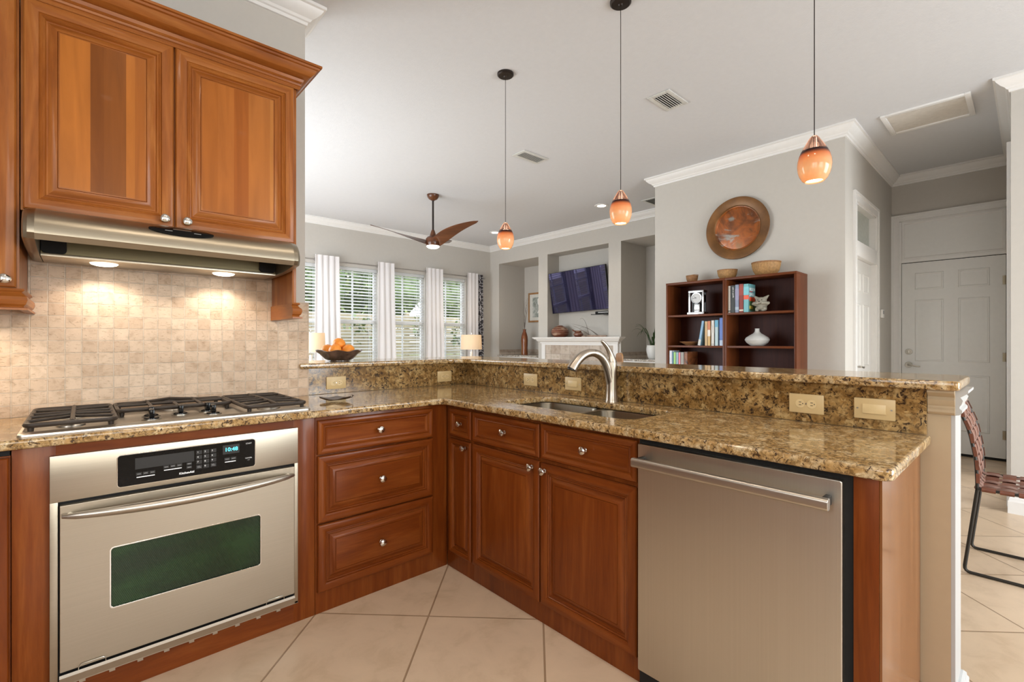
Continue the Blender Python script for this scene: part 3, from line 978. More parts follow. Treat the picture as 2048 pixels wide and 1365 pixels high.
# ceiling hatch, vents, recessed lights
t = thing('attic_hatch', 'white rectangular attic hatch panel in the hall ceiling', 'hatch', (5.2, 0.585, ZC))
m = MB('trim_white')
for a in ((4.96, 0.31, 5.47, 0.345), (4.96, 0.825, 5.47, 0.86), (4.96, 0.345, 5.0, 0.825), (5.43, 0.345, 5.47, 0.825)):
    m.box(a[0], a[1], ZC - 0.016, a[2], a[3], ZC - 0.0005, 0.003)
m.build('frame', t)
MB('hatch_panel').box(5.0, 0.345, ZC - 0.006, 5.43, 0.825, ZC - 0.001).build('panel', t, smooth=False)
def vent(x0, y0, x1, y1, label, along):
    t = thing('ceiling_vent', label, 'vent', ((x0 + x1) / 2, (y0 + y1) / 2, ZC), 'air vents in the ceiling')
    m = MB('grille_grey')
    b = 0.035
    m.box(x0, y0, ZC - 0.010, x1, y0 + b, ZC - 0.0005, 0.003).box(x0, y1 - b, ZC - 0.010, x1, y1, ZC - 0.0005, 0.003)
    m.box(x0, y0 + b, ZC - 0.010, x0 + b, y1 - b, ZC - 0.0005, 0.003).box(x1 - b, y0 + b, ZC - 0.010, x1, y1 - b, ZC - 0.0005, 0.003)
    m.build('frame', t)
    MB('duct_dark').box(x0 + b, y0 + b, ZC - 0.0015, x1 - b, y1 - b, ZC - 0.0005).build('duct', t, smooth=False)
    n = 6
    for k in range(n):
        if along == 'X':
            w = (y1 - y0 - 2 * b) / n
            c = y0 + b + w * (k + 0.5)
            MB('grille_grey').box(x0 + b, -w * 0.42, -0.0015, x1 - b, w * 0.42, 0.0015, mat=Matrix.Translation((0, c, ZC - 0.010)) @ Matrix.Rotation(R(38), 4, 'X')).build('louvre', t, smooth=False)
        else:
            w = (x1 - x0 - 2 * b) / n
            c = x0 + b + w * (k + 0.5)
            MB('grille_grey').box(-w * 0.42, y0 + b, -0.0015, w * 0.42, y1 - b, 0.0015, mat=Matrix.Translation((c, 0, ZC - 0.010)) @ Matrix.Rotation(R(-38), 4, 'Y')).build('louvre', t, smooth=False)
vent(3.245, 1.825, 3.545, 2.01, 'square white ceiling vent with open slats, nearest the kitchen pendants', 'X')
vent(3.225, 3.365, 3.575, 3.545, 'oblong ceiling vent beyond the first pendant, towards the ceiling fan', 'X')
vent(5.55, 3.30, 5.90, 3.53, 'ceiling vent half hidden by the bookcase wall corner', 'X')
def can(x, y, label, power, group):
    t = thing('recessed_light', label, 'ceiling light', (x, y, ZC), group)
    MB('trim_white').lathe([(0.062, -0.002), (0.062, -0.009), (0.090, -0.009), (0.094, -0.004), (0.094, 0.0)], (x, y, ZC - 0.0005), seg=32).build('trim_ring', t)
    MB('bulb_white').lathe([(0.0, -0.005), (0.063, -0.005)], (x, y, ZC), seg=32).build('lens', t, fix=False)
    l = lamp('recessed_lamp', 'SPOT', (x, y, ZC - 0.02), power, (1.0, 0.87, 0.72), size=0.06, spot=R(125), blend=0.7)
    return t
can(5.348, 4.029, 'lit recessed ceiling light near the second pendant, in front of the television niche', 26, 'recessed lights in the living room ceiling')
can(5.306, 6.274, 'lit recessed ceiling light behind the first pendant, near the window corner', 26, 'recessed lights in the living room ceiling')
for x, y, s in ((0.25, 1.35, 'over the cooktop side'), (1.05, 1.30, 'over the sink corner'), (1.05, 0.20, 'over the dishwasher'), (0.15, 0.20, 'over the middle of the kitchen floor')):  # unseen lamps, added only as light sources for the kitchen
    can(x, y, 'added unseen recessed kitchen light ' + s, 22, 'added recessed lights in the kitchen ceiling')
# ------------------------------------------------------------------ kitchen cabinets
FY = 2.171                    # face frame plane of the stove run (faces -y)
FX = 1.491                    # face frame plane of the sink run (faces -x)
DOORP = [(0, -0.006), (0.005, -0.001), (0.016, 0.0015), (0.036, 0.0), (0.049, -0.003), (0.052, -0.008), (0.058, -0.0055), (0.063, -0.0095), (0.069, -0.0075),
         (0.074, -0.014), (0.079, -0.0145), (0.088, -0.011), (0.100, -0.0055), (0.110, -0.0035), (0.1115, -0.0065), (0.113, -0.0035), (0.118, -0.003)]
DRAWP = [(0, -0.006), (0.004, -0.001), (0.013, 0.0015), (0.024, -0.002), (0.028, -0.008), (0.033, -0.0055), (0.037, -0.010), (0.042, -0.012), (0.046, -0.0125)]
BIGDR = [(i * 0.72, d) for i, d in DOORP]
DLOW = [(i * 0.74, d) for i, d in DOORP]
NARROW = [(i * 0.50, d) for i, d in DOORP]
NB = Vector((0, -1, 0)); NX = Vector((-1, 0, 0))
def knob(p, n, parent, ridged=True):
    prof = [(0.0085, 0), (0.0085, 0.002), (0.0055, 0.004), (0.005, 0.012), (0.009, 0.015), (0.0155, 0.018), (0.0172, 0.022), (0.0160, 0.027), (0.010, 0.0315), (0.0, 0.033)]
    wob = (lambda r, h, t, j: (r * (1 + (0.05 * math.sin(3 * t + h * 90) if j >= 5 else 0)), h)) if ridged else None
    o = MB('bright_nickel').lathe(prof, p, n, 24, wob=wob).build('knob', parent)
    return o
def front_s(name, parent, x0, x1, z0, z1, prof, knob_at=None, y=FY - 0.021, set_='cherry', centre=None):
    """door or drawer front on the stove run"""
    m = MB()
    m.panel((x0, y, z0), (1, 0, 0), (0, 0, 1), x1 - x0, z1 - z0, prof, 0.0205, set_ + '_level', set_ + '_upright', centre or (set_ + '_upright'))
    o = m.build(name, parent, angle=24)
    if knob_at:
        knob((knob_at[0], y - 0.003 + (0.010 if prof is DRAWP else 0), knob_at[1]), (0, -1, 0), o)
    return o
def front_p(name, parent, y0, y1, z0, z1, prof, knob_at=None, x=FX - 0.021, centre=None):
    """door or drawer front on the sink run; y0 < y1"""
    m = MB()
    m.panel((x, y1, z0), (0, -1, 0), (0, 0, 1), y1 - y0, z1 - z0, prof, 0.0205, 'cherry_level', 'cherry_upright', centre or 'cherry_upright')
    o = m.build(name, parent, angle=24)
    if knob_at:
        knob((x - 0.003 + (0.010 if prof is DRAWP else 0), knob_at[0], knob_at[1]), (-1, 0, 0), o)
    return o

# -- left base cabinet
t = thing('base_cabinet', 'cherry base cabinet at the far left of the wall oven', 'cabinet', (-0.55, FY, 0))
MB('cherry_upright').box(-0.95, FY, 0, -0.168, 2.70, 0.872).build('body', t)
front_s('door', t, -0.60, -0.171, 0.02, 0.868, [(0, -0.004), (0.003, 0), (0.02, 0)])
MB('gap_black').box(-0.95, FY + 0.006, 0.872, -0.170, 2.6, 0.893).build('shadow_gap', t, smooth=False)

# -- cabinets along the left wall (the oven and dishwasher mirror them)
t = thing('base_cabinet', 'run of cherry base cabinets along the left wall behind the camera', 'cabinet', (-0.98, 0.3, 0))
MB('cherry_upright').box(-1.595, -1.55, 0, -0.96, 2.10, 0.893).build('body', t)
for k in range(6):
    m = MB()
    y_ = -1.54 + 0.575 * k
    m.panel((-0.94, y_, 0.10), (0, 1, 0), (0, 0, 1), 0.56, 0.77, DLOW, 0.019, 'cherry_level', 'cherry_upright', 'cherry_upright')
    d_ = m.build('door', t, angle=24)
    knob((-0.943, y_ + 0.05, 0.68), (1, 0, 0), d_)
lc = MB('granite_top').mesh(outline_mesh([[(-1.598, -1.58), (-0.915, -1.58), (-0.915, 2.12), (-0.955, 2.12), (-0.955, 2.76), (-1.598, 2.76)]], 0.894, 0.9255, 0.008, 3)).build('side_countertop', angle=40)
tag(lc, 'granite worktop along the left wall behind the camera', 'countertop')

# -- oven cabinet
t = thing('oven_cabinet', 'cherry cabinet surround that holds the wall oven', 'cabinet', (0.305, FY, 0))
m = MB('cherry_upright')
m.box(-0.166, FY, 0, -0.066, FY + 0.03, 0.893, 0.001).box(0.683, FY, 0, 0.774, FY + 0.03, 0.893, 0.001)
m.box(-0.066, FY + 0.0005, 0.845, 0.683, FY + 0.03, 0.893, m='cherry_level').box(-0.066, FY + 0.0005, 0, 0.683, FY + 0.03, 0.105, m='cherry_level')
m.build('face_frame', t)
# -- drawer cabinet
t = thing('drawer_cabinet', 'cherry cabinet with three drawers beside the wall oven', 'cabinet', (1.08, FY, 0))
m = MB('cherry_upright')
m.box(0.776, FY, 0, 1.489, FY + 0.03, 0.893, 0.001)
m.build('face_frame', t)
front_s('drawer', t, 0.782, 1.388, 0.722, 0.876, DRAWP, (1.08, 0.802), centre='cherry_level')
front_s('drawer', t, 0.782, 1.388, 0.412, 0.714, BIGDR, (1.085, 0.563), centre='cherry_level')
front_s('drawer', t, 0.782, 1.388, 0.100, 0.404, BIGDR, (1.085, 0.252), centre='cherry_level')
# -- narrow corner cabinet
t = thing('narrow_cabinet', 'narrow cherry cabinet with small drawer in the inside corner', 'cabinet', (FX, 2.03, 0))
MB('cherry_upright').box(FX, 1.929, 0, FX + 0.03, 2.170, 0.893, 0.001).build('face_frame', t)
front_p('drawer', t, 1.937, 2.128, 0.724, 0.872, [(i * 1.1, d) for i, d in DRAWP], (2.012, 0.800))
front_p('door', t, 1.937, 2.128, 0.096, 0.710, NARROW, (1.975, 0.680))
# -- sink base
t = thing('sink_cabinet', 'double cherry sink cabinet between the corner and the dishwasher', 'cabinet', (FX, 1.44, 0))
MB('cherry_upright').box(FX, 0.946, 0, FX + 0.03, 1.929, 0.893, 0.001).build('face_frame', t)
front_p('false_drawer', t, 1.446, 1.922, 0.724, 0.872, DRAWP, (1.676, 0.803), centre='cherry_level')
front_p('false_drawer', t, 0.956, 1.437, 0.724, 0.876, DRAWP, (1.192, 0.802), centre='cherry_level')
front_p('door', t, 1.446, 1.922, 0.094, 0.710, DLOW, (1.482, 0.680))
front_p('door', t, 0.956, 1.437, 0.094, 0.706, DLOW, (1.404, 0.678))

# -- end panel at the open end of the sink run
t = thing('end_panel', 'glossy cherry end panel beside the dishwasher, against the white post', 'panel', (FX, 0.28, 0))
MB('cherry_upright').box(1.4705, 0.256, 0, 1.4905, 0.309, 0.893, 0.001).build('stile', t)
MB('end_veneer').box(1.4725, 0.250, 0, 2.072, 0.2555, 0.893).build('veneer', t, smooth=False)
MB('cherry_level').box(1.478, 0.2565, 0.0, 2.07, 0.262, 0.893).build('backing', t, smooth=False)

# -- upper cabinets
UY = 2.424
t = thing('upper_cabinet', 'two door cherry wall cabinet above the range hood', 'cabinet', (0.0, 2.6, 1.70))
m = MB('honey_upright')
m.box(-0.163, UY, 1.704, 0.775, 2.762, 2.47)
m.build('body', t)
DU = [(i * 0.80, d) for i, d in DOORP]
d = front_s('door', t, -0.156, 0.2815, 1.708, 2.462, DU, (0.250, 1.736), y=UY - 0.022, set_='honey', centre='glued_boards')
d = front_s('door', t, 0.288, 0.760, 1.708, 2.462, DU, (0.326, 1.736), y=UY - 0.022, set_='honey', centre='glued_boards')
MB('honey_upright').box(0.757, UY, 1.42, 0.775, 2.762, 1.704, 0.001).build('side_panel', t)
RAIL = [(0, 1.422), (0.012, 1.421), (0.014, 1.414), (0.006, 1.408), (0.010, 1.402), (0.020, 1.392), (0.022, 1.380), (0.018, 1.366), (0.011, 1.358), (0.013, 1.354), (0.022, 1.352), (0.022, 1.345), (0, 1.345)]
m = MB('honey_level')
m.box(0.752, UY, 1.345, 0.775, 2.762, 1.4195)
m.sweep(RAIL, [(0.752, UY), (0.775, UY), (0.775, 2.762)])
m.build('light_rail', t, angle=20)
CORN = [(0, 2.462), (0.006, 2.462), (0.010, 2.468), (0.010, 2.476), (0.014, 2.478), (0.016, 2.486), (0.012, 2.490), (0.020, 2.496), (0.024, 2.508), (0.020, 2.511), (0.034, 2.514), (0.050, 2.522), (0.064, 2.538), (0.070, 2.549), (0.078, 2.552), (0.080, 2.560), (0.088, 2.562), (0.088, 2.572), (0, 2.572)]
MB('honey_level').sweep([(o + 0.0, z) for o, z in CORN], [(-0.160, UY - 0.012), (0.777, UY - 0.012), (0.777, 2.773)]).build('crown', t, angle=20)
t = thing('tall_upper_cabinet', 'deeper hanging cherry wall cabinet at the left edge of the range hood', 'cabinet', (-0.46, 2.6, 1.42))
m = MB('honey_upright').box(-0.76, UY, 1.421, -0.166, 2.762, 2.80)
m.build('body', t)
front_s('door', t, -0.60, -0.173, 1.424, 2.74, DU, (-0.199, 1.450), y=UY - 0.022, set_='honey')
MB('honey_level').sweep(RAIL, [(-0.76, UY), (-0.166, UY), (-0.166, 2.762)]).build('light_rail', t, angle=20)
MB('bulb_hood').cyl((-0.40, 2.60, 1.4205), (-0.40, 2.60, 1.410), 0.035, 0.032).build('puck_light', t)
lamp('undercabinet_lamp', 'SPOT', (-0.40, 2.60, 1.395), 9, (1.0, 0.82, 0.60), size=0.03, spot=R(140))

def flat_y(loops, y0, y1, bev):
    """plate standing in the x-z plane: loops given as (x, z); y0 is the front"""
    me = outline_mesh(loops, 0, y1 - y0, bev)
    me.transform(Matrix.Translation((0, y1, 0)) @ Matrix.Rotation(R(90), 4, 'X'))
    return me
def flat_x(loops, x0, x1, bev):
    """plate standing in the y-z plane: loops as (-y, z); x0 is the front"""
    me = outline_mesh(loops, 0, x1 - x0, bev)
    me.transform(Matrix.Translation((x1, 0, 0)) @ Matrix.Rotation(R(-90), 4, 'Z') @ Matrix.Rotation(R(90), 4, 'X'))
    return me
# -- range hood
t = thing('range_hood', 'brushed steel range hood with rounded front under the upper cabinet', 'range hood', (0.295, 2.45, 1.56))
HP = [(2.450, 1.7035), (2.385, 1.7035), (2.345, 1.7000), (2.312, 1.690), (2.286, 1.672), (2.268, 1.648), (2.258, 1.622), (2.258, 1.600), (2.268, 1.580), (2.274, 1.582), (2.270, 1.602), (2.272, 1.64), (2.32, 1.68), (2.45, 1.69)]
m = MB('steel_hood').prism(HP, 'X', -0.120, 0.715)
m.build('front_shell', t, angle=24)
EP = [(2.450, 1.703), (2.385, 1.703), (2.345, 1.699), (2.312, 1.689), (2.286, 1.671), (2.268, 1.647), (2.258, 1.621), (2.258, 1.601), (2.268, 1.581), (2.40, 1.566), (2.54, 1.560), (2.755, 1.560), (2.755, 1.703)]
for xa, xb in ((-0.120, -0.1525), (0.715, 0.7475)):
    m = MB('steel_hood')
    n = len(EP)
    rings = []
    for f, s in ((0.0, 1.0), (0.55, 0.985), (0.85, 0.95), (1.0, 0.88)):
        cy, cz = 2.50, 1.64
        rings.append([(xa + (xb - xa) * f, cy + (y - cy) * s, cz + (z - cz) * s) for y, z in EP])
    vs = [p for r_ in rings for p in r_]
    fs = [(i * n + k, i * n + (k + 1) % n, (i + 1) * n + (k + 1) % n, (i + 1) * n + k) for i in range(3) for k in range(n)]
    fs += [tuple(range(3 * n, 4 * n)), tuple(range(n))]
    m.raw(vs, fs)
    m.build('end_cap', t, angle=24)
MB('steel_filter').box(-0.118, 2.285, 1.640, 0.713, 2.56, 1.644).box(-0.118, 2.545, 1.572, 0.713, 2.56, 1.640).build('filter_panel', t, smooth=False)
for x0, x1 in ((-0.118, -0.045), (0.64, 0.713)):  # black plates put where the ends of the hood recess lie in shadow
    MB('gap_black').mesh(flat_y([rrect(x0, 1.5725, x1, 1.636, 0.016)], 2.536, 2.544, 0.002)).build('corner_shadow', t)
MB('steel_level').box(-0.118, 2.530, 1.560, 0.713, 2.755, 1.572, 0.002).build('rear_plate', t)
for x in (0.068, 0.505):
    l = MB('bulb_hood').lathe([(0.047, 1.5605), (0.042, 1.555), (0.028, 1.5505), (0.0, 1.549)], (x, 2.625, 0), seg=32).build('lamp_lens', t)
    lamp('hood_lamp', 'SPOT', (x, 2.625, 1.532), 4.6, (1.0, 0.87, 0.72), rot=(R(6), 0, 0), size=0.035, spot=R(142), blend=0.35)
# oval control plate on the curve
m = MB('black_gloss')
vs, fs = [], []
na, nr = 40, 4
cx = 0.296
HC = [Vector((0, y, z)) for y, z in HP[1:9]]
def hood_at(s):
    """point and outward normal at arc length s down the curved front"""
    for a_, b_ in zip(HC, HC[1:]):
        l_ = (b_ - a_).length
        if s <= l_:
            d_ = (b_ - a_) / l_
            return a_ + d_ * s, Vector((0, d_.z, -d_.y))
        s -= l_
    return HC[-1], Vector((0, -1, 0))
S0 = 0.108
for j in range(nr + 1):
    for k in range(na):
        a = 2 * math.pi * k / na
        rr = j / nr
        p, nn_ = hood_at(S0 + 0.027 * rr * math.sin(a))
        nn_ = Vector((0, -0.75, 0.66))
        vs.append(Vector((cx + 0.108 * rr * math.cos(a), p.y, p.z)) + nn_ * (0.0050 if rr < 1 else 0.0035))
for j in range(nr):
    for k in range(na):
        k2 = (k + 1) % na
        fs.append((j * na + k, j * na + k2, (j + 1) * na + k2, (j + 1) * na + k))
base = len(vs)
for k in range(na):
    p = vs[nr * na + k]
    vs.append(p - Vector((0, -0.75, 0.66)) * 0.007)
fs += [(nr * na + k, nr * na + (k + 1) % na, base + (k + 1) % na, base + k) for k in range(na)]
m.raw(vs, fs)
bmesh.ops.remove_doubles(m.bm, verts=m.bm.verts[:], dist=1e-5)
pc, _n = hood_at(S0)
cy, cz = pc.y, pc.z
nv = Vector((0, -0.75, 0.66))
tv = Vector((0, 0.66, 0.75))
cp = m.build('control_plate', t)
MB('dull_nickel').box(cx - 0.030, -0.002, -0.0006, cx + 0.030, 0.002, 0.0008, mat=Matrix.Translation(Vector((0, cy, cz)) + nv * 0.0056 + tv * 0.004) @ Matrix.Rotation(R(48.7), 4, 'X')).build('slider_slot', cp, smooth=False)
for dx in (-0.045, 0.05):
    MB('grey_print').box(cx + dx - 0.012, -0.0012, -0.0004, cx + dx + 0.012, 0.0012, 0.0006, mat=Matrix.Translation(Vector((0, cy, cz)) + nv * 0.0056 - tv * 0.008) @ Matrix.Rotation(R(48.7), 4, 'X')).build('printed_mark', cp, smooth=False)

# -- wall oven
t = thing('wall_oven', 'stainless wall oven with black control panel below the cooktop', 'oven', (0.308, FY, 0.095))
OY = 2.150
m = MB('steel_level')
m.box(-0.079, OY, 0.095, -0.0595, FY - 0.0005, 0.704, 0.0012).box(0.6805, OY, 0.095, 0.695, FY - 0.0005, 0.704, 0.0012)
m.box(-0.079, OY, 0.704, 0.695, FY - 0.0005, 0.857, 0.0015)
m.build('trim_frame', t)
MB('gap_black').box(-0.0615, FY - 0.004, 0.100, 0.682, FY + 0.02, 0.7045).build('cavity', t, smooth=False)
MB('bright_nickel').mesh(flat_y([rrect(0.0885, 0.7195, 0.5275, 0.8350, 0.012)], OY - 0.0015, OY + 0.001, 0.0006)).build('panel_bezel', t)
cp = MB('black_gloss').mesh(flat_y([rrect(0.091, 0.722, 0.525, 0.8325, 0.010)], OY - 0.0035, OY, 0.0008)).build('control_panel', t)
PY = OY - 0.0037
def pbox(x0, z0, x1, z1, mat, name, d=0.0004):
    return MB(mat).box(x0, PY - d, z0, x1, PY + 0.0003, z1).build(name, cp, smooth=False)
pbox(0.139, 0.777, 0.315, 0.8165, 'black_satin', 'message_display')
pbox(0.410, 0.786, 0.468, 0.8215, 'black_satin', 'clock_window')
MB('cyan_digits').mesh(lettering('10:48', 0.021, (0.416, PY - 0.0005, 0.797), (1, 0, 0), (0, 0, 1), 0.0003, bold=0.0002)).build('clock_digits', cp, smooth=False)
for r_ in range(4):
    for c_ in range(3):
        ch = [['1', '2', '3'], ['4', '5', '6'], ['7', '8', '9'], ['', '0', '']][r_][c_]
        x, z = 0.322 + c_ * 0.0235, 0.8065 - r_ * 0.0185
        b_ = pbox(x, z - 0.006, x + 0.0185, z + 0.0085, 'black_satin', 'key')
        if ch:
            MB('white_print').mesh(lettering(ch, 0.0085, (x + 0.003, PY - 0.0006, z), (1, 0, 0), (0, 0, 1), 0.0002)).build('key_numeral', cp, smooth=False)
        else:
            MB('grey_print').box(x + 0.003, PY - 0.0007, z - 0.001, x + 0.0155, PY - 0.0003, z + 0.0005).box(x + 0.003, PY - 0.0007, z + 0.003, x + 0.012, PY - 0.0003, z + 0.0042).build('key_caption', cp, smooth=False)
for x0, x1, z0, rows in ((0.140, 0.198, 0.741, 2), (0.219, 0.279, 0.752, 2), (0.414, 0.458, 0.748, 2)):
    n = 3 if x1 - x0 > 0.05 else 2
    for k in range(n):
        xa = x0 + (x1 - x0) * k / n + 0.0015
        xb = x0 + (x1 - x0) * (k + 1) / n - 0.0015
        pbox(xa, z0 + 0.013, xb, z0 + 0.024, 'black_satin', 'button')
        MB('grey_print').box(xa + 0.003, PY - 0.0007, z0 + 0.0175, xb - 0.003, PY - 0.0003, z0 + 0.0192).build('button_caption', cp, smooth=False)
    pbox(x0 + 0.003, z0 + 0.0055, x1 - 0.003, z0 + 0.0085, 'white_print', 'indicator_bar', 0.0006)
for z in (0.770, 0.757):
    pbox(0.291, z - 0.005, 0.308, z + 0.005, 'black_satin', 'button')
    MB('grey_print').box(0.294, PY - 0.0007, z - 0.001, 0.305, PY - 0.0003, z + 0.001).build('button_caption', cp, smooth=False)
MB('white_print').mesh(lettering('START', 0.0072, (0.491, PY - 0.0004, 0.8155), (1, 0, 0), (0, 0, 1), 0.0002)).build('button_caption', cp, smooth=False)
MB('white_print').mesh(lettering('CANCEL', 0.0064, (0.489, PY - 0.0004, 0.757), (1, 0, 0), (0, 0, 1), 0.0002)).build('button_caption', cp, smooth=False)
MB('grey_print').mesh(lettering('OFF', 0.0055, (0.496, PY - 0.0004, 0.749), (1, 0, 0), (0, 0, 1), 0.0002)).build('button_caption', cp, smooth=False)
MB('white_print').mesh(lettering('KitchenAid', 0.0105, (0.268, PY - 0.0004, 0.7345), (1, 0, 0), (0, 0, 1), 0.0002, bold=0.0003)).build('maker_lettering', cp, smooth=False)
door = MB('steel_level').mesh(flat_y([rrect(-0.055, 0.146, 0.677, 0.693, 0.003), rrect(0.071, 0.311, 0.545, 0.521, 0.012)], OY - 0.012, FY - 0.006, 0.0015)).build('oven_door', t, angle=40)
MB('oven_glass').box(0.066, OY - 0.006, 0.306, 0.55, OY - 0.001, 0.526).build('oven_window', door, smooth=False)
MB('bright_nickel').mesh(flat_y([rrect(0.0695, 0.3095, 0.5465, 0.5225, 0.0125), rrect(0.0735, 0.3135, 0.5425, 0.5185, 0.010)], OY - 0.0128, OY - 0.010, 0.0004)).build('window_bezel', door)
hp = []
for k in range(25):
    f = k / 24
    hp.append((-0.048 + 0.720 * f, OY - 0.020 - 0.052 * math.sin(math.pi * f) ** 0.7, 0.660 - 0.004 * math.sin(math.pi * f)))
MB('steel_top').tube(hp, [0.006 + 0.011 * math.sin(math.pi * min(1, max(0, k / 24))) ** 0.45 for k in range(25)], 14).build('handle', door)
for x in (-0.03, 0.65):
    MB('steel_top').cyl((x, OY - 0.012, 0.660), (x, OY - 0.028, 0.660), 0.008).build('handle_post', door)
m = MB('steel_top')
m.prism([(OY - 0.016, 0.128), (OY - 0.010, 0.136), (FY - 0.012, 0.120), (FY - 0.012, 0.104), (OY - 0.012, 0.104)], 'X', -0.056, 0.678)
m.build('bottom_vent', t, angle=20)
m = MB('steel_level').box(-0.079, OY, 0.0945, 0.695, FY - 0.0005, 0.104)
for k in range(9):
    x = 0.0 + k * 0.077
    m.box(x - 0.008, OY + 0.0005, 0.0865, x + 0.008, FY - 0.001, 0.0945)
m.build('lower_trim', t, smooth=False)
for x in (0.025, 0.60):
    m = MB('dull_nickel')
    m.tube([(x - 0.035, OY - 0.010, 0.134), (x - 0.034, OY - 0.014, 0.148), (x - 0.028, OY - 0.015, 0.156), (x + 0.028, OY - 0.015, 0.156), (x + 0.034, OY - 0.014, 0.150), (x + 0.035, OY - 0.010, 0.136)], 0.0013, 6)
    m.build('hinge_clip', t)

# -- dishwasher
t = thing('dishwasher', 'stainless dishwasher with bar handle at the end of the sink run', 'dishwasher', (FX, 0.632, 0))
MB('steel_dishwasher').mesh(flat_x([rrect(-0.937, 0.074, -0.329, 0.8725, 0.006)], 1.452, 1.488, 0.003)).build('door', t, angle=40)
MB('gap_black').box(1.478, 0.310, 0.0, 1.52, 0.945, 0.8935).build('housing', t, smooth=False)
MB('black_satin').box(1.512, 0.329, 0.0, 1.53, 0.937, 0.070).build('kick_plate', t, smooth=False)
h = MB('steel_top').mesh(flat_y([rrect(1.388, 0.803, 1.412, 0.834, 0.008)], 0.346, 0.924, 0.0015)).build('handle', t, angle=40)
for y in (0.352, 0.905):
    MB('black_satin').box(1.405, y, 0.806, 1.453, y + 0.014, 0.831, 0.002).build('handle_post', h)
MB('dull_nickel').box(1.486, 0.70, 0.8745, 1.50, 0.715, 0.8765).build('latch', t, smooth=False)

# ------------------------------------------------------------------ granite
SINK = rrect(1.585, 1.055, 1.930, 1.830, 0.060, 8)
# inside corner of the slab: small concave fillet towards the room
outer = [(-0.95, 2.128), (1.405, 2.128)] + [(1.405 + 0.025 * math.sin(R(a)), 2.103 + 0.025 * math.cos(R(a))) for a in range(0, 91, 15)][1:] + \
        [(1.430, 0.255)] + arc(1.430 + 0.030, 0.222 + 0.030, 0.030, 180, 270, 6)[1:] + [(2.050, 0.222), (2.050, 2.762), (-0.95, 2.762)]
ct = MB('granite_top').mesh(outline_mesh([outer, SINK], 0.894, 0.9255, 0.008, 3)).build('countertop', angle=40)
tag(ct, 'golden granite L shaped worktop with rounded edges and sink cut-out', 'countertop')
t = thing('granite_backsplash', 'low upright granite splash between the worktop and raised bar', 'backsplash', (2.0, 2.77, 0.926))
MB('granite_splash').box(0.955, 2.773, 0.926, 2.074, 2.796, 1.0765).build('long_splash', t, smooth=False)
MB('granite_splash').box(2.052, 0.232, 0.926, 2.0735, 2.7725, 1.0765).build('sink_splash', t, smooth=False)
fil = [(2.02 - 0.13 + 0.13 * math.sin(R(a)), 2.745 - 0.13 + 0.13 * math.cos(R(a))) for a in range(0, 91, 9)]
bar = [(0.900, 2.742)] + fil + [(2.02, 0.168)] + arc(2.02 + 0.018, 0.150 + 0.018, 0.018, 180, 270, 5) + arc(2.43 - 0.06, 0.150 + 0.06, 0.06, 270, 360, 6) + \
      [(2.43, 3.15), (0.955, 3.15), (0.955, 2.7615), (0.900, 2.7615)]
bt = MB('granite_top').mesh(outline_mesh([bar], 1.0775, 1.108, 0.008, 3)).build('bar_counter', angle=40)
tag(bt, 'raised granite bar top running round behind the sink and oranges', 'bar top')

# ------------------------------------------------------------------ sink, faucet
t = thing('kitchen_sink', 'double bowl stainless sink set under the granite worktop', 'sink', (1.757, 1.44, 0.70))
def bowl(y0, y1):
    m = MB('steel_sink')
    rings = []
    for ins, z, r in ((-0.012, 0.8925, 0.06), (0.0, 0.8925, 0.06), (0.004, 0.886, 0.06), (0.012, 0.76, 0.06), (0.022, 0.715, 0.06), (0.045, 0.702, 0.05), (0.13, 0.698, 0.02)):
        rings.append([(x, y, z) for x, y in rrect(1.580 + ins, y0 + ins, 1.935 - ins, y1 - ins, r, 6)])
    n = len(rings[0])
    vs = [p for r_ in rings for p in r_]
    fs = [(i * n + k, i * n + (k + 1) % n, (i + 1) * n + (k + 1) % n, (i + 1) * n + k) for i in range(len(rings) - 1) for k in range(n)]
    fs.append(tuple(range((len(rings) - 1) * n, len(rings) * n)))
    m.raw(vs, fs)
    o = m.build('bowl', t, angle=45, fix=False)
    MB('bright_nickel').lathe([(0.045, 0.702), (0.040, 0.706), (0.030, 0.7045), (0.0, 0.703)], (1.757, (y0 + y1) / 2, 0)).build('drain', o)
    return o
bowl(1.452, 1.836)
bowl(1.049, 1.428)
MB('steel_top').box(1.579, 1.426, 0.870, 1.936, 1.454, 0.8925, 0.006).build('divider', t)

t = thing('kitchen_faucet', 'brushed nickel pull-out kitchen faucet behind the sink', 'faucet', (1.998, 1.442, 0.9255))
FX0, FY0 = 1.998, 1.442
m = MB('faucet_nickel').lathe([(0.0335, 0.9255), (0.0335, 0.930), (0.0305, 0.936), (0.0275, 0.99), (0.0265, 1.05), (0.027, 1.10), (0.026, 1.128)], (FX0, FY0, 0))
m.build('body', t)
sp = bez((FX0 + 0.004, FY0, 0.985), (FX0 - 0.015, FY0 + 0.004, 1.08), (FX0 - 0.035, FY0 + 0.008, 1.165), (FX0 - 0.115, FY0 + 0.025, 1.176), 14)
sp2 = bez((FX0 - 0.115, FY0 + 0.025, 1.176), (FX0 - 0.165, FY0 + 0.036, 1.182), (FX0 - 0.215, FY0 + 0.048, 1.15), (FX0 - 0.242, FY0 + 0.058, 1.098), 12)
s1 = MB('faucet_nickel').tube(sp, [0.0255 - 0.0065 * (k / 14) ** 0.8 for k in range(15)], 18).build('spout', t)
s2 = MB('faucet_nickel').tube(sp2, [0.0188 + 0.007 * (k / 12) ** 1.3 for k in range(13)], 18).build('spray_head', t)
MB('black_satin').cyl(sp2[-1] + Vector((0, 0, 0.002)), sp2[-1] + Vector((-0.002, 0.0005, -0.004)), 0.020).build('spray_face', s2)
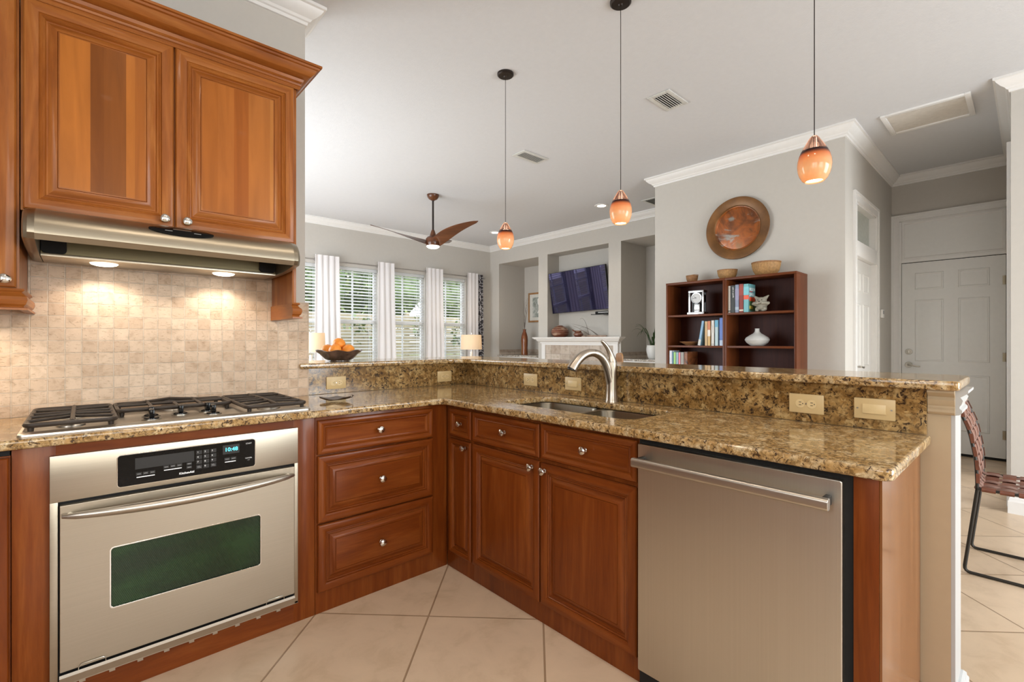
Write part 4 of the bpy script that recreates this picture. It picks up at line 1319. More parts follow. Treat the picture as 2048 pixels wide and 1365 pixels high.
hp = bez((FX0 + 0.002, FY0, 1.128), (FX0 - 0.002, FY0 + 0.001, 1.165), (FX0 - 0.020, FY0 + 0.004, 1.205), (FX0 - 0.066, FY0 + 0.014, 1.236), 12)
MB('faucet_nickel').tube(hp, [0.0255, 0.0235, 0.021, 0.0185, 0.0162, 0.0145, 0.013, 0.0122, 0.0115, 0.0108, 0.010, 0.009, 0.0065], 16).build('lever', t)
MB('gap_black').cyl((FX0, FY0, 1.1275), (FX0, FY0, 1.1290), 0.0262).build('joint_ring', t)

# ------------------------------------------------------------------ outlets and switches on the splash
def plate_y(xc, zc, label, kind):
    t = thing('power_outlet', label, 'outlet', (xc, 2.773, zc), 'almond outlets on the granite splash')
    p = MB('plate_almond').box(xc - 0.0585, 2.7665, zc - 0.0365, xc + 0.0585, 2.773, zc + 0.0365, 0.003).build('plate', t)
    for s in (-1, 1):
        c = xc + s * 0.0195
        r_ = MB('rocker_almond').cyl((c, 2.7668, zc), (c, 2.7650, zc), 0.0165).build('receptacle', t)
        MB('slot_dark').box(c - 0.006 * s - 0.0012, 2.7645, zc + 0.004, c - 0.006 * s + 0.0072, 2.7652, zc + 0.0062).box(c - 0.006 * s - 0.0012, 2.7645, zc - 0.0062, c - 0.006 * s + 0.0072, 2.7652, zc - 0.004).box(c + 0.004 * s + 0.003, 2.7645, zc - 0.0018, c + 0.004 * s + 0.0065, 2.7652, zc + 0.0018).build('slots', r_, smooth=False)
    MB('dull_nickel').cyl((xc, 2.7668, zc), (xc, 2.7655, zc), 0.003, seg=10).build('screw', t)
def plate_x(yc, zc, label, kind):
    t = thing('power_outlet' if kind == 'outlet' else 'light_switch', label, kind, (2.052, yc, zc), 'almond outlets on the granite splash' if kind == 'outlet' else 'almond rocker switches on the granite splash')
    MB('plate_almond').box(2.0455, yc - 0.0585, zc - 0.0365, 2.052, yc + 0.0585, zc + 0.0365, 0.003).build('plate', t)
    if kind == 'outlet':
        for s in (-1, 1):
            c = yc + s * 0.0195
            r_ = MB('rocker_almond').cyl((2.0458, c, zc), (2.0440, c, zc), 0.0165).build('receptacle', t)
            MB('slot_dark').box(2.0435, c - 0.004, zc + 0.004, 2.0442, c + 0.0045, zc + 0.0064).box(2.0435, c - 0.004, zc - 0.0064, 2.0442, c + 0.0045, zc - 0.004).box(2.0435, c - 0.0105, zc - 0.0018, 2.0442, c - 0.007, zc + 0.0018).build('slots', r_, smooth=False)
        MB('dull_nickel').cyl((2.0458, yc, zc), (2.0445, yc, zc), 0.003, seg=10).build('screw', t)
    else:
        MB('rocker_almond').box(2.0415, yc - 0.033, zc - 0.0165, 2.0462, yc + 0.033, zc + 0.0165, 0.0012, mat=Matrix.Translation((2.0443, yc, zc)) @ Matrix.Rotation(R(3), 4, 'Y') @ Matrix.Translation((-2.0443, -yc, -zc))).build('rocker', t)
        for s in (-1, 1):
            MB('dull_nickel').cyl((2.0458, yc + s * 0.048, zc), (2.0447, yc + s * 0.048, zc), 0.003, seg=10).build('screw', t)
plate_y(1.112, 0.988, 'almond double outlet on the granite splash next to the tiled wall', 'outlet')
plate_y(1.878, 0.987, 'almond double outlet on the granite splash near the inside corner', 'outlet')
plate_x(2.083, 0.996, 'almond double outlet to the left of the faucet', 'outlet')
plate_x(1.740, 0.993, 'almond rocker switch under the faucet spout', 'switch')
plate_x(0.580, 0.995, 'almond double outlet above the dishwasher end of the worktop', 'outlet')
plate_x(0.370, 0.997, 'almond rocker switch nearest the open end of the splash', 'switch')

# ------------------------------------------------------------------ gas cooktop
t = thing('gas_cooktop', 'stainless five burner gas cooktop with black iron grates', 'cooktop', (0.303, 2.44, 0.9258))
X0, X1, Y0, Y1 = -0.157, 0.762, 2.176, 2.700
m = MB('steel_top')
rings = []
for ins, z in ((0.0, 0.9258), (0.001, 0.932), (0.012, 0.9395), (0.018, 0.9395), (0.026, 0.9335), (0.08, 0.932)):
    rings.append([(x, y, z) for x, y in rrect(X0 + ins, Y0 + ins, X1 - ins, Y1 - ins, max(0.004, 0.02 - ins * 0.2), 5)])
n = len(rings[0])
vs = [p for r_ in rings for p in r_]
fs = [(i * n + k, i * n + (k + 1) % n, (i + 1) * n + (k + 1) % n, (i + 1) * n + k) for i in range(5) for k in range(n)]
fs += [tuple(range(5 * n, 6 * n)), tuple(reversed(range(n)))]
m.raw(vs, fs)
m.build('tray', t, angle=30)
def burner(x, y, r):
    b_ = MB('dull_nickel').lathe([(r * 1.25, 0.9325), (r * 1.2, 0.937), (r * 0.95, 0.940), (r * 0.95, 0.944), (0.0, 0.944)], (x, y, 0)).build('burner', t)
    MB('cast_iron').lathe([(r * 0.9, 0.944), (r * 0.9, 0.949), (r * 0.8, 0.952), (0, 0.9525)], (x, y, 0)).build('burner_cap', b_)
for b_ in ((-0.03, 2.31, 0.032), (-0.03, 2.565, 0.038), (0.295, 2.57, 0.048), (0.62, 2.31, 0.038), (0.62, 2.565, 0.032)):
    burner(*b_)
GZ = 0.962
def bar(m, a, b, w=0.0065, drop=0.0):
    a, b = Vector(a), Vector(b)
    m.tube([a, a.lerp(b, 0.5) , b], w, 6)
def grate(x0, x1, y0, y1, mid):
    m = MB('cast_iron')
    r = 0.022
    fr = [(x, y, GZ - 0.004) for x, y in rrect(x0, y0, x1, y1, r, 4)]
    m.tube(fr, 0.0085, 8, closed=True)
    xc, yc = (x0 + x1) / 2, (y0 + y1) / 2
    if mid == 'two':
        m.tube([(xc, y0, GZ), (xc, yc, GZ + 0.003), (xc, y1, GZ)], 0.0075, 8)
        for fe, fc in ((0.16, 0.27), (0.40, 0.44), (0.60, 0.56), (0.84, 0.73)):
            ye, yk = y0 + (y1 - y0) * fe, y0 + (y1 - y0) * fc
            m.tube([(x0, ye, GZ), (xc, yk, GZ + 0.002), (x1, ye, GZ)], 0.0058, 7)
    else:
        for f in (0.28, 0.5, 0.72):
            xx = x0 + (x1 - x0) * f
            m.tube([(xx, y0, GZ), (xx, y0 + (y1 - y0) * (0.42 if f == 0.5 else 1.0), GZ + 0.002)], 0.007, 7)
        m.tube([(x0, yc + 0.02, GZ), (x1, yc + 0.02, GZ)], 0.0065, 7)
        m.tube([(x0, yc + 0.02, GZ), (xc, y1 + 0.004, GZ + 0.008), (x1, yc + 0.02, GZ)], 0.0065, 7)
    for x in (x0 + 0.012, x1 - 0.012):
        for y in (y0 + 0.012, y1 - 0.012):
            m.cyl((x, y, 0.933), (x, y, GZ - 0.006), 0.007, 0.010, 10)
    m.build('grate', t)
grate(-0.138, 0.088, 2.202, 2.680, 'two')
grate(0.104, 0.492, 2.420, 2.680, 'one')
grate(0.508, 0.744, 2.202, 2.680, 'two')
for x, y in ((0.198, 2.290), (0.300, 2.365), (0.402, 2.290), (0.205, 2.385), (0.398, 2.385)):
    k_ = MB('dull_nickel').lathe([(0.031, 0.9325), (0.031, 0.9350), (0.026, 0.9352), (0.026, 0.9335)], (x, y, 0)).build('knob_ring', t)
    m = MB('black_gloss').lathe([(0.024, 0.9335), (0.023, 0.939), (0.012, 0.943), (0.0, 0.944)], (x, y, 0))
    m.box(x - 0.0085, y - 0.020, 0.942, x + 0.0085, y + 0.020, 0.972, 0.005)
    m.build('burner_knob', t)
# ------------------------------------------------------------------ pendants over the bar
def pendant(x, y, label):
    zb = 1.886
    t = thing('pendant_light', label, 'pendant light', (x, y, zb), 'amber glass pendants over the bar')
    o = (x, y, zb)
    prof = [(0.031, 0.004), (0.034, 0.0), (0.044, 0.009), (0.053, 0.026), (0.059, 0.045), (0.0612, 0.065), (0.0600, 0.085), (0.0548, 0.107), (0.0500, 0.120), (0.0480, 0.125), (0.0455, 0.125), (0.0480, 0.119), (0.0525, 0.106), (0.0580, 0.085), (0.0590, 0.065), (0.0570, 0.046), (0.0510, 0.028), (0.0425, 0.012), (0.031, 0.004)]
    MB('amber_glass').lathe(prof, o, seg=36).build('shade', t, angle=60)
    MB('clear_crown').lathe([(0.0478, 0.1255), (0.0405, 0.139), (0.0325, 0.153), (0.0240, 0.167), (0.0168, 0.179), (0.011, 0.186), (0.0, 0.188)], o, seg=32).build('glass_crown', t, angle=60)
    MB('bright_nickel').cyl((x, y, zb + 0.100), (x, y, zb + 0.186), 0.0075, seg=14).build('socket', t)
    MB('bulb_warm').lathe([(0.0, 0.0065), (0.022, 0.0065), (0.0305, 0.008), (0.0305, 0.014), (0.012, 0.050), (0.008, 0.10), (0.0, 0.10)], o, seg=24).build('bulb', t)
    MB('bronze').cyl((x, y, zb + 0.186), (x, y, ZC - 0.020), 0.0019, seg=8).build('cable', t)
    MB('bronze').lathe([(0.0, -0.026), (0.009, -0.026), (0.014, -0.020), (0.050, -0.018), (0.0575, -0.012), (0.0585, -0.0005), (0, -0.0005)], (x, y, ZC), seg=32).build('canopy', t)
    return t
PEND = [(2.212, 2.501, 'amber glass pendant farthest from the kitchen, left of the other two'), (2.214, 1.537, 'amber glass pendant hanging behind the faucet, middle one of the three'),
        (2.212, 0.597, 'amber glass pendant over the open end of the bar, right of the other two')]
p0 = pendant(*PEND[0])
for k, (x, y, lab) in enumerate(PEND):
    if k:
        copy_thing(p0, (x, y, 1.886), lab)
    lamp('pendant_lamp', 'POINT', (x, y, 1.886 + 0.082), 4.6, (1.0, 0.80, 0.58), size=0.018)
    lamp('pendant_down_lamp', 'SPOT', (x, y, 1.886 + 0.012), 5, (1.0, 0.84, 0.64), size=0.02, spot=R(105))

# ------------------------------------------------------------------ ceiling fan
fx, fy = 3.353, 5.205
t = thing('ceiling_fan', 'three blade walnut coloured ceiling fan with lit round lamp', 'ceiling fan', (fx, fy, 2.42))
MB('fan_wood').lathe([(0.0, -0.075), (0.020, -0.075), (0.030, -0.068), (0.055, -0.055), (0.072, -0.030), (0.078, -0.008), (0.078, -0.0005), (0, -0.0005)], (fx, fy, ZC), seg=32).build('canopy', t)
MB('bronze').cyl((fx, fy, ZC - 0.074), (fx, fy, 2.66), 0.0125, seg=14).build('downrod', t)
MB('fan_wood').lathe([(0.0, 2.672), (0.016, 2.672), (0.024, 2.655), (0.038, 2.610), (0.043, 2.588), (0.0, 2.588)], (fx, fy, 0), seg=28).build('neck', t)
MB('fan_wood').lathe([(0.0, 2.588), (0.045, 2.588), (0.070, 2.580), (0.092, 2.555), (0.095, 2.52), (0.090, 2.475), (0.084, 2.462), (0.0, 2.462)], (fx, fy, 0), seg=36).build('motor_housing', t)
MB('bulb_white').lathe([(0.083, 2.4625), (0.080, 2.452), (0.060, 2.437), (0.030, 2.430), (0, 2.428)], (fx, fy, 0), seg=32).build('lamp_lens', t)
lamp('fan_lamp', 'SPOT', (fx, fy, 2.42), 14, (1.0, 0.86, 0.70), size=0.06, spot=R(160))
fwd = R(47.72)
for ang in (200, 320, 80):
    # angle measured in plan from the picture's right-hand direction
    a = fwd - R(90) + R(ang)
    m = MB('fan_wood')
    vs, fs = [], []
    ns, nc = 22, 6
    for i in range(ns + 1):
        f = i / ns
        r = 0.06 + 0.72 * f
        ch = 0.105 * (1 - f) ** 0.6 * 0.35 + 0.155 * math.sin(math.pi * min(1, 0.22 + 0.70 * f)) ** 0.8 * (1 - 0.25 * f)
        if f > 0.93:
            ch *= max(0.12, 1 - ((f - 0.93) / 0.07) ** 2 * 0.9)
        zc = 2.505 + 0.075 * math.sin(f * math.pi * 0.55) + 0.085 * f ** 1.3
        tw = R(22 * (1 - f) ** 2 + 14)
        swp = -0.05 * math.sin(f * math.pi) + 0.03 * f
        for side in (1, -1):
            for j in range(nc + 1):
                s = (j / nc - 0.5)
                th = 0.009 * (1 - (2 * s) ** 2) + 0.0012
                cxy = s * ch
                vs.append((r, swp + cxy * math.cos(tw) - side * th * math.sin(tw) * 0.5, zc - cxy * math.sin(tw) + side * th * math.cos(tw) * 0.5))
    w = 2 * (nc + 1)
    for i in range(ns):
        for j in range(nc):
            fs.append((i * w + j, i * w + j + 1, (i + 1) * w + j + 1, (i + 1) * w + j))
            b0 = nc + 1
            fs.append((i * w + b0 + j, (i + 1) * w + b0 + j, (i + 1) * w + b0 + j + 1, i * w + b0 + j + 1))
        fs.append((i * w, (i + 1) * w, (i + 1) * w + nc + 1, i * w + nc + 1))
        fs.append((i * w + nc, i * w + 2 * nc + 1, (i + 1) * w + 2 * nc + 1, (i + 1) * w + nc))
    fs.append(tuple(range(nc + 1)) + tuple(reversed(range(nc + 1, w))))
    fs.append(tuple(ns * w + k for k in reversed(range(nc + 1))) + tuple(ns * w + k for k in range(nc + 1, w)))
    ca, sa = math.cos(a), math.sin(a)
    m.raw([(fx + x * ca - y * sa, fy + x * sa + y * ca, z) for x, y, z in vs], fs)
    m.build('blade', t, angle=50)

# ------------------------------------------------------------------ blinds, curtains, rod
WN = ['first', 'second', 'third', 'fourth']
for k, (x0, x1) in enumerate(WIN):
    t = thing('venetian_blind', 'white slatted blind, open, in the %s window counted from the tiled wall' % WN[k], 'blind', ((x0 + x1) / 2, WY + 0.05, WZ0), 'white blinds in the living room windows')
    MB('blind_white').box(x0 + 0.012, WY + 0.018, 2.372, x1 - 0.012, WY + 0.076, WZ1 - 0.001, 0.004).build('headrail', t)
    m = MB('blind_white')
    z = 2.345
    while z > 0.64:
        m.box(x0 + 0.016, -0.0245, -0.0014, x1 - 0.016, 0.0245, 0.0014, mat=Matrix.Translation((0, WY + 0.047, z)) @ Matrix.Rotation(R(-14), 4, 'X'))
        z -= 0.0515
    m.build('slats', t, smooth=False)
    MB('blind_white').box(x0 + 0.014, WY + 0.024, 0.585, x1 - 0.014, WY + 0.070, 0.610, 0.004).build('bottom_rail', t)
    for xx in (x0 + 0.13, x1 - 0.13):
        for yy in (WY + 0.0205, WY + 0.0735):
            MB('blind_white').box(xx - 0.0022, yy - 0.0006, 0.60, xx + 0.0022, yy + 0.0006, 2.375).build('ladder_cord', t, smooth=False)
    MB('blind_white').cyl((x0 + 0.06, WY + 0.015, 2.36), (x0 + 0.06, WY + 0.012, 1.55), 0.004, seg=8).build('tilt_wand', t)

t = thing('curtain_rod', 'thin steel curtain rod across all the living room windows', 'curtain rod', (3.7, 7.27, 2.472))
MB('rod_steel').cyl((1.40, 7.27, 2.472), (5.86, 7.27, 2.472), 0.0095, seg=12).build('rod', t)
MB('rod_steel').ball((5.875, 7.27, 2.472), 0.020).build('finial', t)
for x in (1.75, 2.805, 3.715, 4.625, 5.60):
    MB('rod_steel').box(x - 0.008, 7.262, 2.458, x + 0.008, WY, 2.466).box(x - 0.014, WY - 0.006, 2.43, x + 0.014, WY, 2.50).build('bracket', t, smooth=False)
def curtain(x0, x1, flare0, flare1, folds, mat, label, cat, amp=0.009, ztop=2.545):
    t = thing('window_curtain', label, cat, ((x0 + x1) / 2, 7.27, 0), 'curtain panels along the living room windows')
    vs, fs = [], []
    nx, nz = folds * 14, 12
    for side in (0, 1):
        for j in range(nz + 1):
            f = j / nz
            z = 0.015 + (ztop - 0.015) * f
            a0 = x0 - flare0 * (1 - f) ** 1.2
            a1 = x1 + flare1 * (1 - f) ** 1.2
            for i in range(nx + 1):
                u = i / nx
                ph = 2 * math.pi * folds * u
                y = 7.250 - amp * (0.8 + 0.3 * (1 - f)) * math.cos(ph + 0.35 * math.sin(2.1 * z + u * 5)) + (0.0022 if side else -0.0022)
                vs.append((a0 + (a1 - a0) * u + 0.006 * math.sin(ph * 1.0 + 1.0), y, z))
    w = nx + 1
    o2 = w * (nz + 1)
    for j in range(nz):
        for i in range(nx):
            fs.append((j * w + i, j * w + i + 1, (j + 1) * w + i + 1, (j + 1) * w + i))
            fs.append((o2 + j * w + i, o2 + (j + 1) * w + i, o2 + (j + 1) * w + i + 1, o2 + j * w + i + 1))
    for j in range(nz):
        fs.append((j * w, (j + 1) * w, o2 + (j + 1) * w, o2 + j * w))
        fs.append((j * w + nx, o2 + j * w + nx, o2 + (j + 1) * w + nx, (j + 1) * w + nx))
    for i in range(nx):
        fs.append((nz * w + i, nz * w + i + 1, o2 + nz * w + i + 1, o2 + nz * w + i))
        fs.append((i, o2 + i, o2 + i + 1, i + 1))
    m = MB(mat)
    m.raw(vs, fs)
    m.build('cloth', t, angle=80)
    MB('rod_steel').lathe([(0.020, -0.003), (0.027, -0.003), (0.027, 0.003), (0.020, 0.003), (0.020, -0.003)], (x0 + 0.012, 7.272, 2.472), (1, 0.3, 0), 20).build('grommet', t)
curtain(2.585, 2.950, 0.02, 0.06, 4, 'sheer_white', 'white curtain panel next to the tiled wall, between the first two windows', 'curtain')
curtain(3.600, 3.895, 0.01, 0.06, 3, 'sheer_white', 'white curtain panel between the second and third windows', 'curtain')
curtain(4.525, 4.875, 0.01, 0.06, 4, 'sheer_white', 'white curtain panel between the third and fourth windows', 'curtain')
curtain(5.440, 5.690, 0.01, 0.01, 3, 'sheer_white', 'white curtain panel beside the patterned grey drape', 'curtain')
curtain(5.700, 5.800, 0.0, 0.03, 2, 'drape_print', 'dark grey patterned drape at the room corner end of the rod', 'curtain', 0.022, 2.53)

# ------------------------------------------------------------------ lamps on side tables behind the sofa line
def table_lamp(x, y, label, lab2, far):
    tb = thing('side_table', lab2, 'side table', (x, y, 0), 'side tables under the table lamps')
    MB('case_wood').box(x - 0.24, y - 0.24, 0.585, x + 0.24, y + 0.24, 0.615, 0.006).build('table_top', tb)
    for sx_ in (-1, 1):
        for sy_ in (-1, 1):
            MB('case_wood_upright').box(x + sx_ * 0.20 - 0.02, y + sy_ * 0.20 - 0.02, 0.0, x + sx_ * 0.20 + 0.02, y + sy_ * 0.20 + 0.02, 0.585, 0.003).build('leg', tb)
    t = thing('table_lamp', label, 'table lamp', (x, y, 0.615), 'table lamps by the living room windows')
    MB('bright_nickel').lathe([(0, 0), (0.085, 0), (0.085, 0.012), (0.03, 0.022), (0, 0.022)], (x, y, 0.6155), seg=32).build('base', t)
    MB('lamp_glass').lathe([(0.0, 0.022), (0.035, 0.022), (0.055, 0.06), (0.070, 0.14), (0.066, 0.22), (0.040, 0.30), (0.022, 0.34), (0.020, 0.43), (0, 0.43)], (x, y, 0.6155), seg=32).build('body', t)
    z0, z1 = 1.085, 1.345
    MB('shade_linen').lathe([(0.190, z0), (0.178, z1), (0.174, z1), (0.186, z0), (0.190, z0)], (x, y, 0), seg=40).build('lamp_shade', t, angle=50)
    MB('bulb_warm').ball((x, y, 1.20), 0.030, seg=16).build('bulb', t)
    MB('bright_nickel').cyl((x, y, 1.04), (x, y, 1.375), 0.004, seg=8).ball((x, y, 1.38), 0.010, seg=12).build('finial', t)
    lamp('table_lamp_light', 'POINT', (x, y, 1.26), 5, (1.0, 0.80, 0.58), size=0.05)
table_lamp(2.30, 6.60, 'table lamp with cream drum shade behind the bowl of oranges', 'small dark side table under the lamp behind the oranges', 0)
table_lamp(5.13, 6.72, 'table lamp with cream drum shade in front of the patterned drape', 'small dark side table under the lamp in the window corner', 1)

# ------------------------------------------------------------------ fireplace mantel and niche built-ins
t = thing('fireplace_mantel', 'white fireplace mantel with stepped shelf under the television', 'mantel', (TX, 5.07, 0))
m = MB('trim_white')
SH = [(0, 1.195), (0.020, 1.195), (0.024, 1.205), (0.024, 1.215), (0.040, 1.222), (0.062, 1.236), (0.074, 1.252), (0.080, 1.262), (0.105, 1.266), (0.105, 1.277), (0.118, 1.280), (0.124, 1.288), (0.124, 1.3005), (0, 1.3005)]
m.sweep(SH, [(TX, 5.875), (TX - 0.025, 5.875), (TX - 0.025, 4.265), (TX, 4.265)][::-1], side=-1)
m.build('shelf', t, angle=20)
MB('trim_white').box(TX - 0.030, 5.795, 0, TX, 5.880, 1.195).build('pilaster', t, smooth=False)
MB('trim_white').box(TX - 0.030, 4.260, 0, TX, 4.345, 1.195).build('pilaster', t, smooth=False)
MB('trim_white').box(TX - 0.026, 4.345, 1.165, TX, 5.795, 1.195).build('frieze', t, smooth=False)
MB('hearth_tile').box(TX - 0.012, 4.345, 0.80, TX - 0.0005, 5.795, 1.1645).box(TX - 0.012, 4.345, 0.0, TX - 0.0005, 4.62, 0.80).box(TX - 0.012, 5.52, 0.0, TX - 0.0005, 5.795, 0.80).build('tile_surround', t, smooth=False)
MB('gap_black').box(TX - 0.006, 4.62, 0.0, TX - 0.001, 5.52, 0.80).build('firebox', t, smooth=False)
def builtin(y0, y1, label, lab2):
    t = thing('built_in_cabinet', label, 'cabinet', (6.44, (y0 + y1) / 2, 0), 'white built-in cabinets in the niches')
    MB('trim_white').box(6.10, y0 + 0.002, 0, 6.788, y1 - 0.002, 0.934).build('body', t, smooth=False)
    for a, b in ((y0 + 0.02, (y0 + y1) / 2 - 0.004), ((y0 + y1) / 2 + 0.004, y1 - 0.02)):
        m = MB()
        m.panel((6.082, b, 0.12), (0, -1, 0), (0, 0, 1), b - a, 0.78, DOORP, 0.018, 'trim_white', 'trim_white', 'trim_white')
        m.build('door', t, angle=24)
    c = MB('granite_grey').box(6.05, y0 + 0.001, 0.9345, 6.789, y1 - 0.001, 0.965, 0.004).build('niche_countertop')
    tag(c, lab2, 'countertop', 'stone tops in the niches')
    s = MB('hearth_tile').box(6.776, y0 + 0.001, 0.9655, 6.7895, y1 - 0.001, 1.066).box(6.10, y1 - 0.013, 0.9655, 6.776, y1 - 0.001, 1.066).build('stone_upstand', t, smooth=False)
builtin(N1[0], N1[1], 'white built-in cabinet in the niche left of the fireplace', 'grey stone top under the tall brown vase')
builtin(N3[0], N3[1], 'white built-in cabinet in the niche right of the fireplace', 'grey stone top under the potted strap leaf plant')

# tall wooden vase with bare twigs
vx, vy = 6.45, 6.727
t = thing('wooden_vase', 'tall slender brown wooden vase on the stone top of the left niche', 'vase', (vx, vy, 0.9655))
MB('vase_wood').lathe([(0.0, 0.0), (0.066, 0.0), (0.069, 0.03), (0.062, 0.13), (0.067, 0.22), (0.069, 0.28), (0.062, 0.36), (0.045, 0.42), (0.031, 0.455), (0.030, 0.475), (0.036, 0.50), (0.030, 0.50), (0.024, 0.47), (0.0, 0.45)], (vx, vy, 0.9655), seg=28).build('body', t)
t = thing('bare_twigs', 'bunch of bare curly twigs standing in the tall wooden vase', 'twigs', (vx, vy, 1.40))
rnd = random.Random(3)
for k in range(6):
    pts = []
    dx, dy = rnd.uniform(-0.03, 0.05), rnd.uniform(-0.14, 0.09)
    h = rnd.uniform(0.42, 0.80)
    for i in range(9):
        f = i / 8
        pts.append((vx + rnd.uniform(-0.004, 0.004) + dx * f, vy + (rnd.uniform(-0.008, 0.008) if i else 0) + dy * f ** 1.4 + 0.02 * math.sin(f * 7 + k) * f, 1.425 + h * f))
    MB('twig').tube(pts, [0.0036 * (1 - 0.75 * i / 8) for i in range(9)], 6).build('twig', t)

# framed picture
t = thing('framed_picture', 'oak framed picture hanging on the back of the left niche', 'picture', (6.79, 6.62, 1.61))
y0, y1, z0, z1 = 6.32, 6.95, 1.615, 2.215
m = MB('oak_frame')
for a in ((y0, z0, y1, z0 + 0.035), (y0, z1 - 0.035, y1, z1), (y0, z0 + 0.035, y0 + 0.035, z1 - 0.035), (y1 - 0.035, z0 + 0.035, y1, z1 - 0.035)):
    m.box(6.768, a[0], a[1], 6.7895, a[2], a[3], 0.003)
m.build('frame', t)
MB('mat_board').box(6.780, y0 + 0.03, z0 + 0.03, 6.7885, y1 - 0.03, z1 - 0.03).build('mat_board', t, smooth=False)
MB('picture_wash').box(6.7775, y0 + 0.12, z0 + 0.10, 6.7805, y1 - 0.12, z1 - 0.10).build('painted_sheet', t, smooth=False)
m = MB('pot_white').prism([(6.70, 1.80), (6.66, 1.86), (6.665, 1.95), (6.69, 2.0), (6.695, 2.08), (6.66, 2.1), (6.63, 2.08), (6.635, 2.0), (6.60, 1.95), (6.60, 1.86), (6.56, 1.80)], 'X', 6.7768, 6.7776)
m.build('painted_bottle', t, smooth=False)

# dark spiky plant half behind the pier
t = thing('spiky_plant', 'small dark spiky plant in a low bowl beside the left pier', 'plant', (6.36, 6.10, 0.9655))
MB('bowl_brown').lathe([(0, 0), (0.05, 0), (0.07, 0.03), (0.065, 0.035), (0.05, 0.02), (0, 0.02)], (6.36, 6.10, 0.9655)).build('bowl', t)
def strap(m, base, az, reach, rise, droop, width, n=10):
    """arching strap leaf"""
    ca, sa = math.cos(az), math.sin(az)
    L_, R_ = [], []
    for i in range(n + 1):
        f = i / n
        r = reach * f
        z = rise * math.sin(f * math.pi * 0.5) * (1) - droop * f ** 2.4
        w = width * (0.55 + 0.9 * f) * (1 - f) ** 0.55 if f < 1 else 0.0005
        p = Vector((base[0] + ca * r, base[1] + sa * r, base[2] + z))
        s = Vector((-sa, ca, 0)) * w
        L_.append(p + s + Vector((0, 0, w * 0.35)))
        R_.append(p - s + Vector((0, 0, w * 0.35)))
    mid = [(a + b) / 2 - Vector((0, 0, 0.6 * (a - b).length * 0.35)) for a, b in zip(L_, R_)]
    dn = Vector((0, 0, -0.0012))
    rows = [L_, mid, R_, [p + dn for p in R_], [p + dn for p in mid], [p + dn for p in L_]]
    vs = [p for row in rows for p in row]
    k = n + 1
    fs = []
    for r_ in range(6):
        r2 = (r_ + 1) % 6
        for i in range(n):
            fs.append((r_ * k + i, r_ * k + i + 1, r2 * k + i + 1, r2 * k + i))
    m.raw(vs, fs)
for k in range(7):
    m = MB('leaf_dish')
    strap(m, (6.36, 6.10, 0.985), R(40 + 51 * k), 0.10, 0.11, 0.03, 0.010)
    m.build('leaf', t, angle=60)

# pot plant in the right niche
px_, py_ = 6.47, 3.905
t = thing('potted_plant', 'strap leaf plant in white pot standing in the right niche', 'plant', (px_, py_, 0.9655))
MB('pot_white').lathe([(0, 0), (0.062, 0), (0.075, 0.02), (0.095, 0.10), (0.098, 0.15), (0.088, 0.195), (0.092, 0.205), (0.084, 0.205), (0.080, 0.18), (0, 0.175)], (px_, py_, 0.9655), seg=32).build('pot', t)
rnd = random.Random(11)
for k in range(15):
    m = MB('plant_green')
    strap(m, (px_ + rnd.uniform(-0.02, 0.02), py_ + rnd.uniform(-0.02, 0.02), 1.135), R(k * 137.5 + 20), (rnd.uniform(0.26, 0.36) if abs((k * 137.5 + 20) % 360 - 145) < 55 else rnd.uniform(0.12, 0.25)), rnd.uniform(0.28, 0.46), rnd.uniform(0.03, 0.30), 0.011)
    m.build('leaf', t, angle=60)

# ------------------------------------------------------------------ television and things on the mantel
TVM = Matrix.Translation((6.150, 5.125, 2.085)) @ Matrix.Rotation(R(-7.5), 4, 'Y') @ Matrix.Rotation(R(-1.4), 4, 'X')
t = thing('television', 'large dark flat television tilted forward in the niche above the mantel', 'television', (6.15, 5.125, 2.085))
m = MB('black_satin').box(-0.012, -0.612, -0.355, 0.030, 0.612, 0.355, 0.004, mat=TVM)
m.build('housing', t)
MB('screen_glass').box(-0.0135, -0.604, -0.347, -0.0118, 0.604, 0.347, mat=TVM).build('screen', t, smooth=False)
MB('black_satin').box(0.030, -0.20, -0.14, 0.07, 0.20, 0.14, 0.004, mat=TVM).box(6.20, 5.09, 2.05, 6.37, 5.16, 2.12).box(6.37, 4.95, 1.95, 6.3895, 5.30, 2.22).build('wall_mount', t)
t = thing('media_box', 'small black media box on a wall bracket under the television corner', 'media player', (6.27, 4.60, 1.655))
MB('black_satin').box(6.16, 4.455, 1.652, 6.36, 4.60, 1.664).box(6.355, 4.47, 1.60, 6.3895, 4.585, 1.664).build('bracket_shelf', t, smooth=False)
MB('black_gloss').box(6.15, 4.462, 1.672, 6.33, 4.76, 1.712, 0.006).build('housing', t)
MB('silver').box(6.145, 4.50, 1.688, 6.151, 4.70, 1.700).build('front_strip', t, smooth=False)
MB('black_satin').cyl((6.17, 4.60, 1.664), (6.17, 4.86, 1.668), 0.006).build('antenna', t)

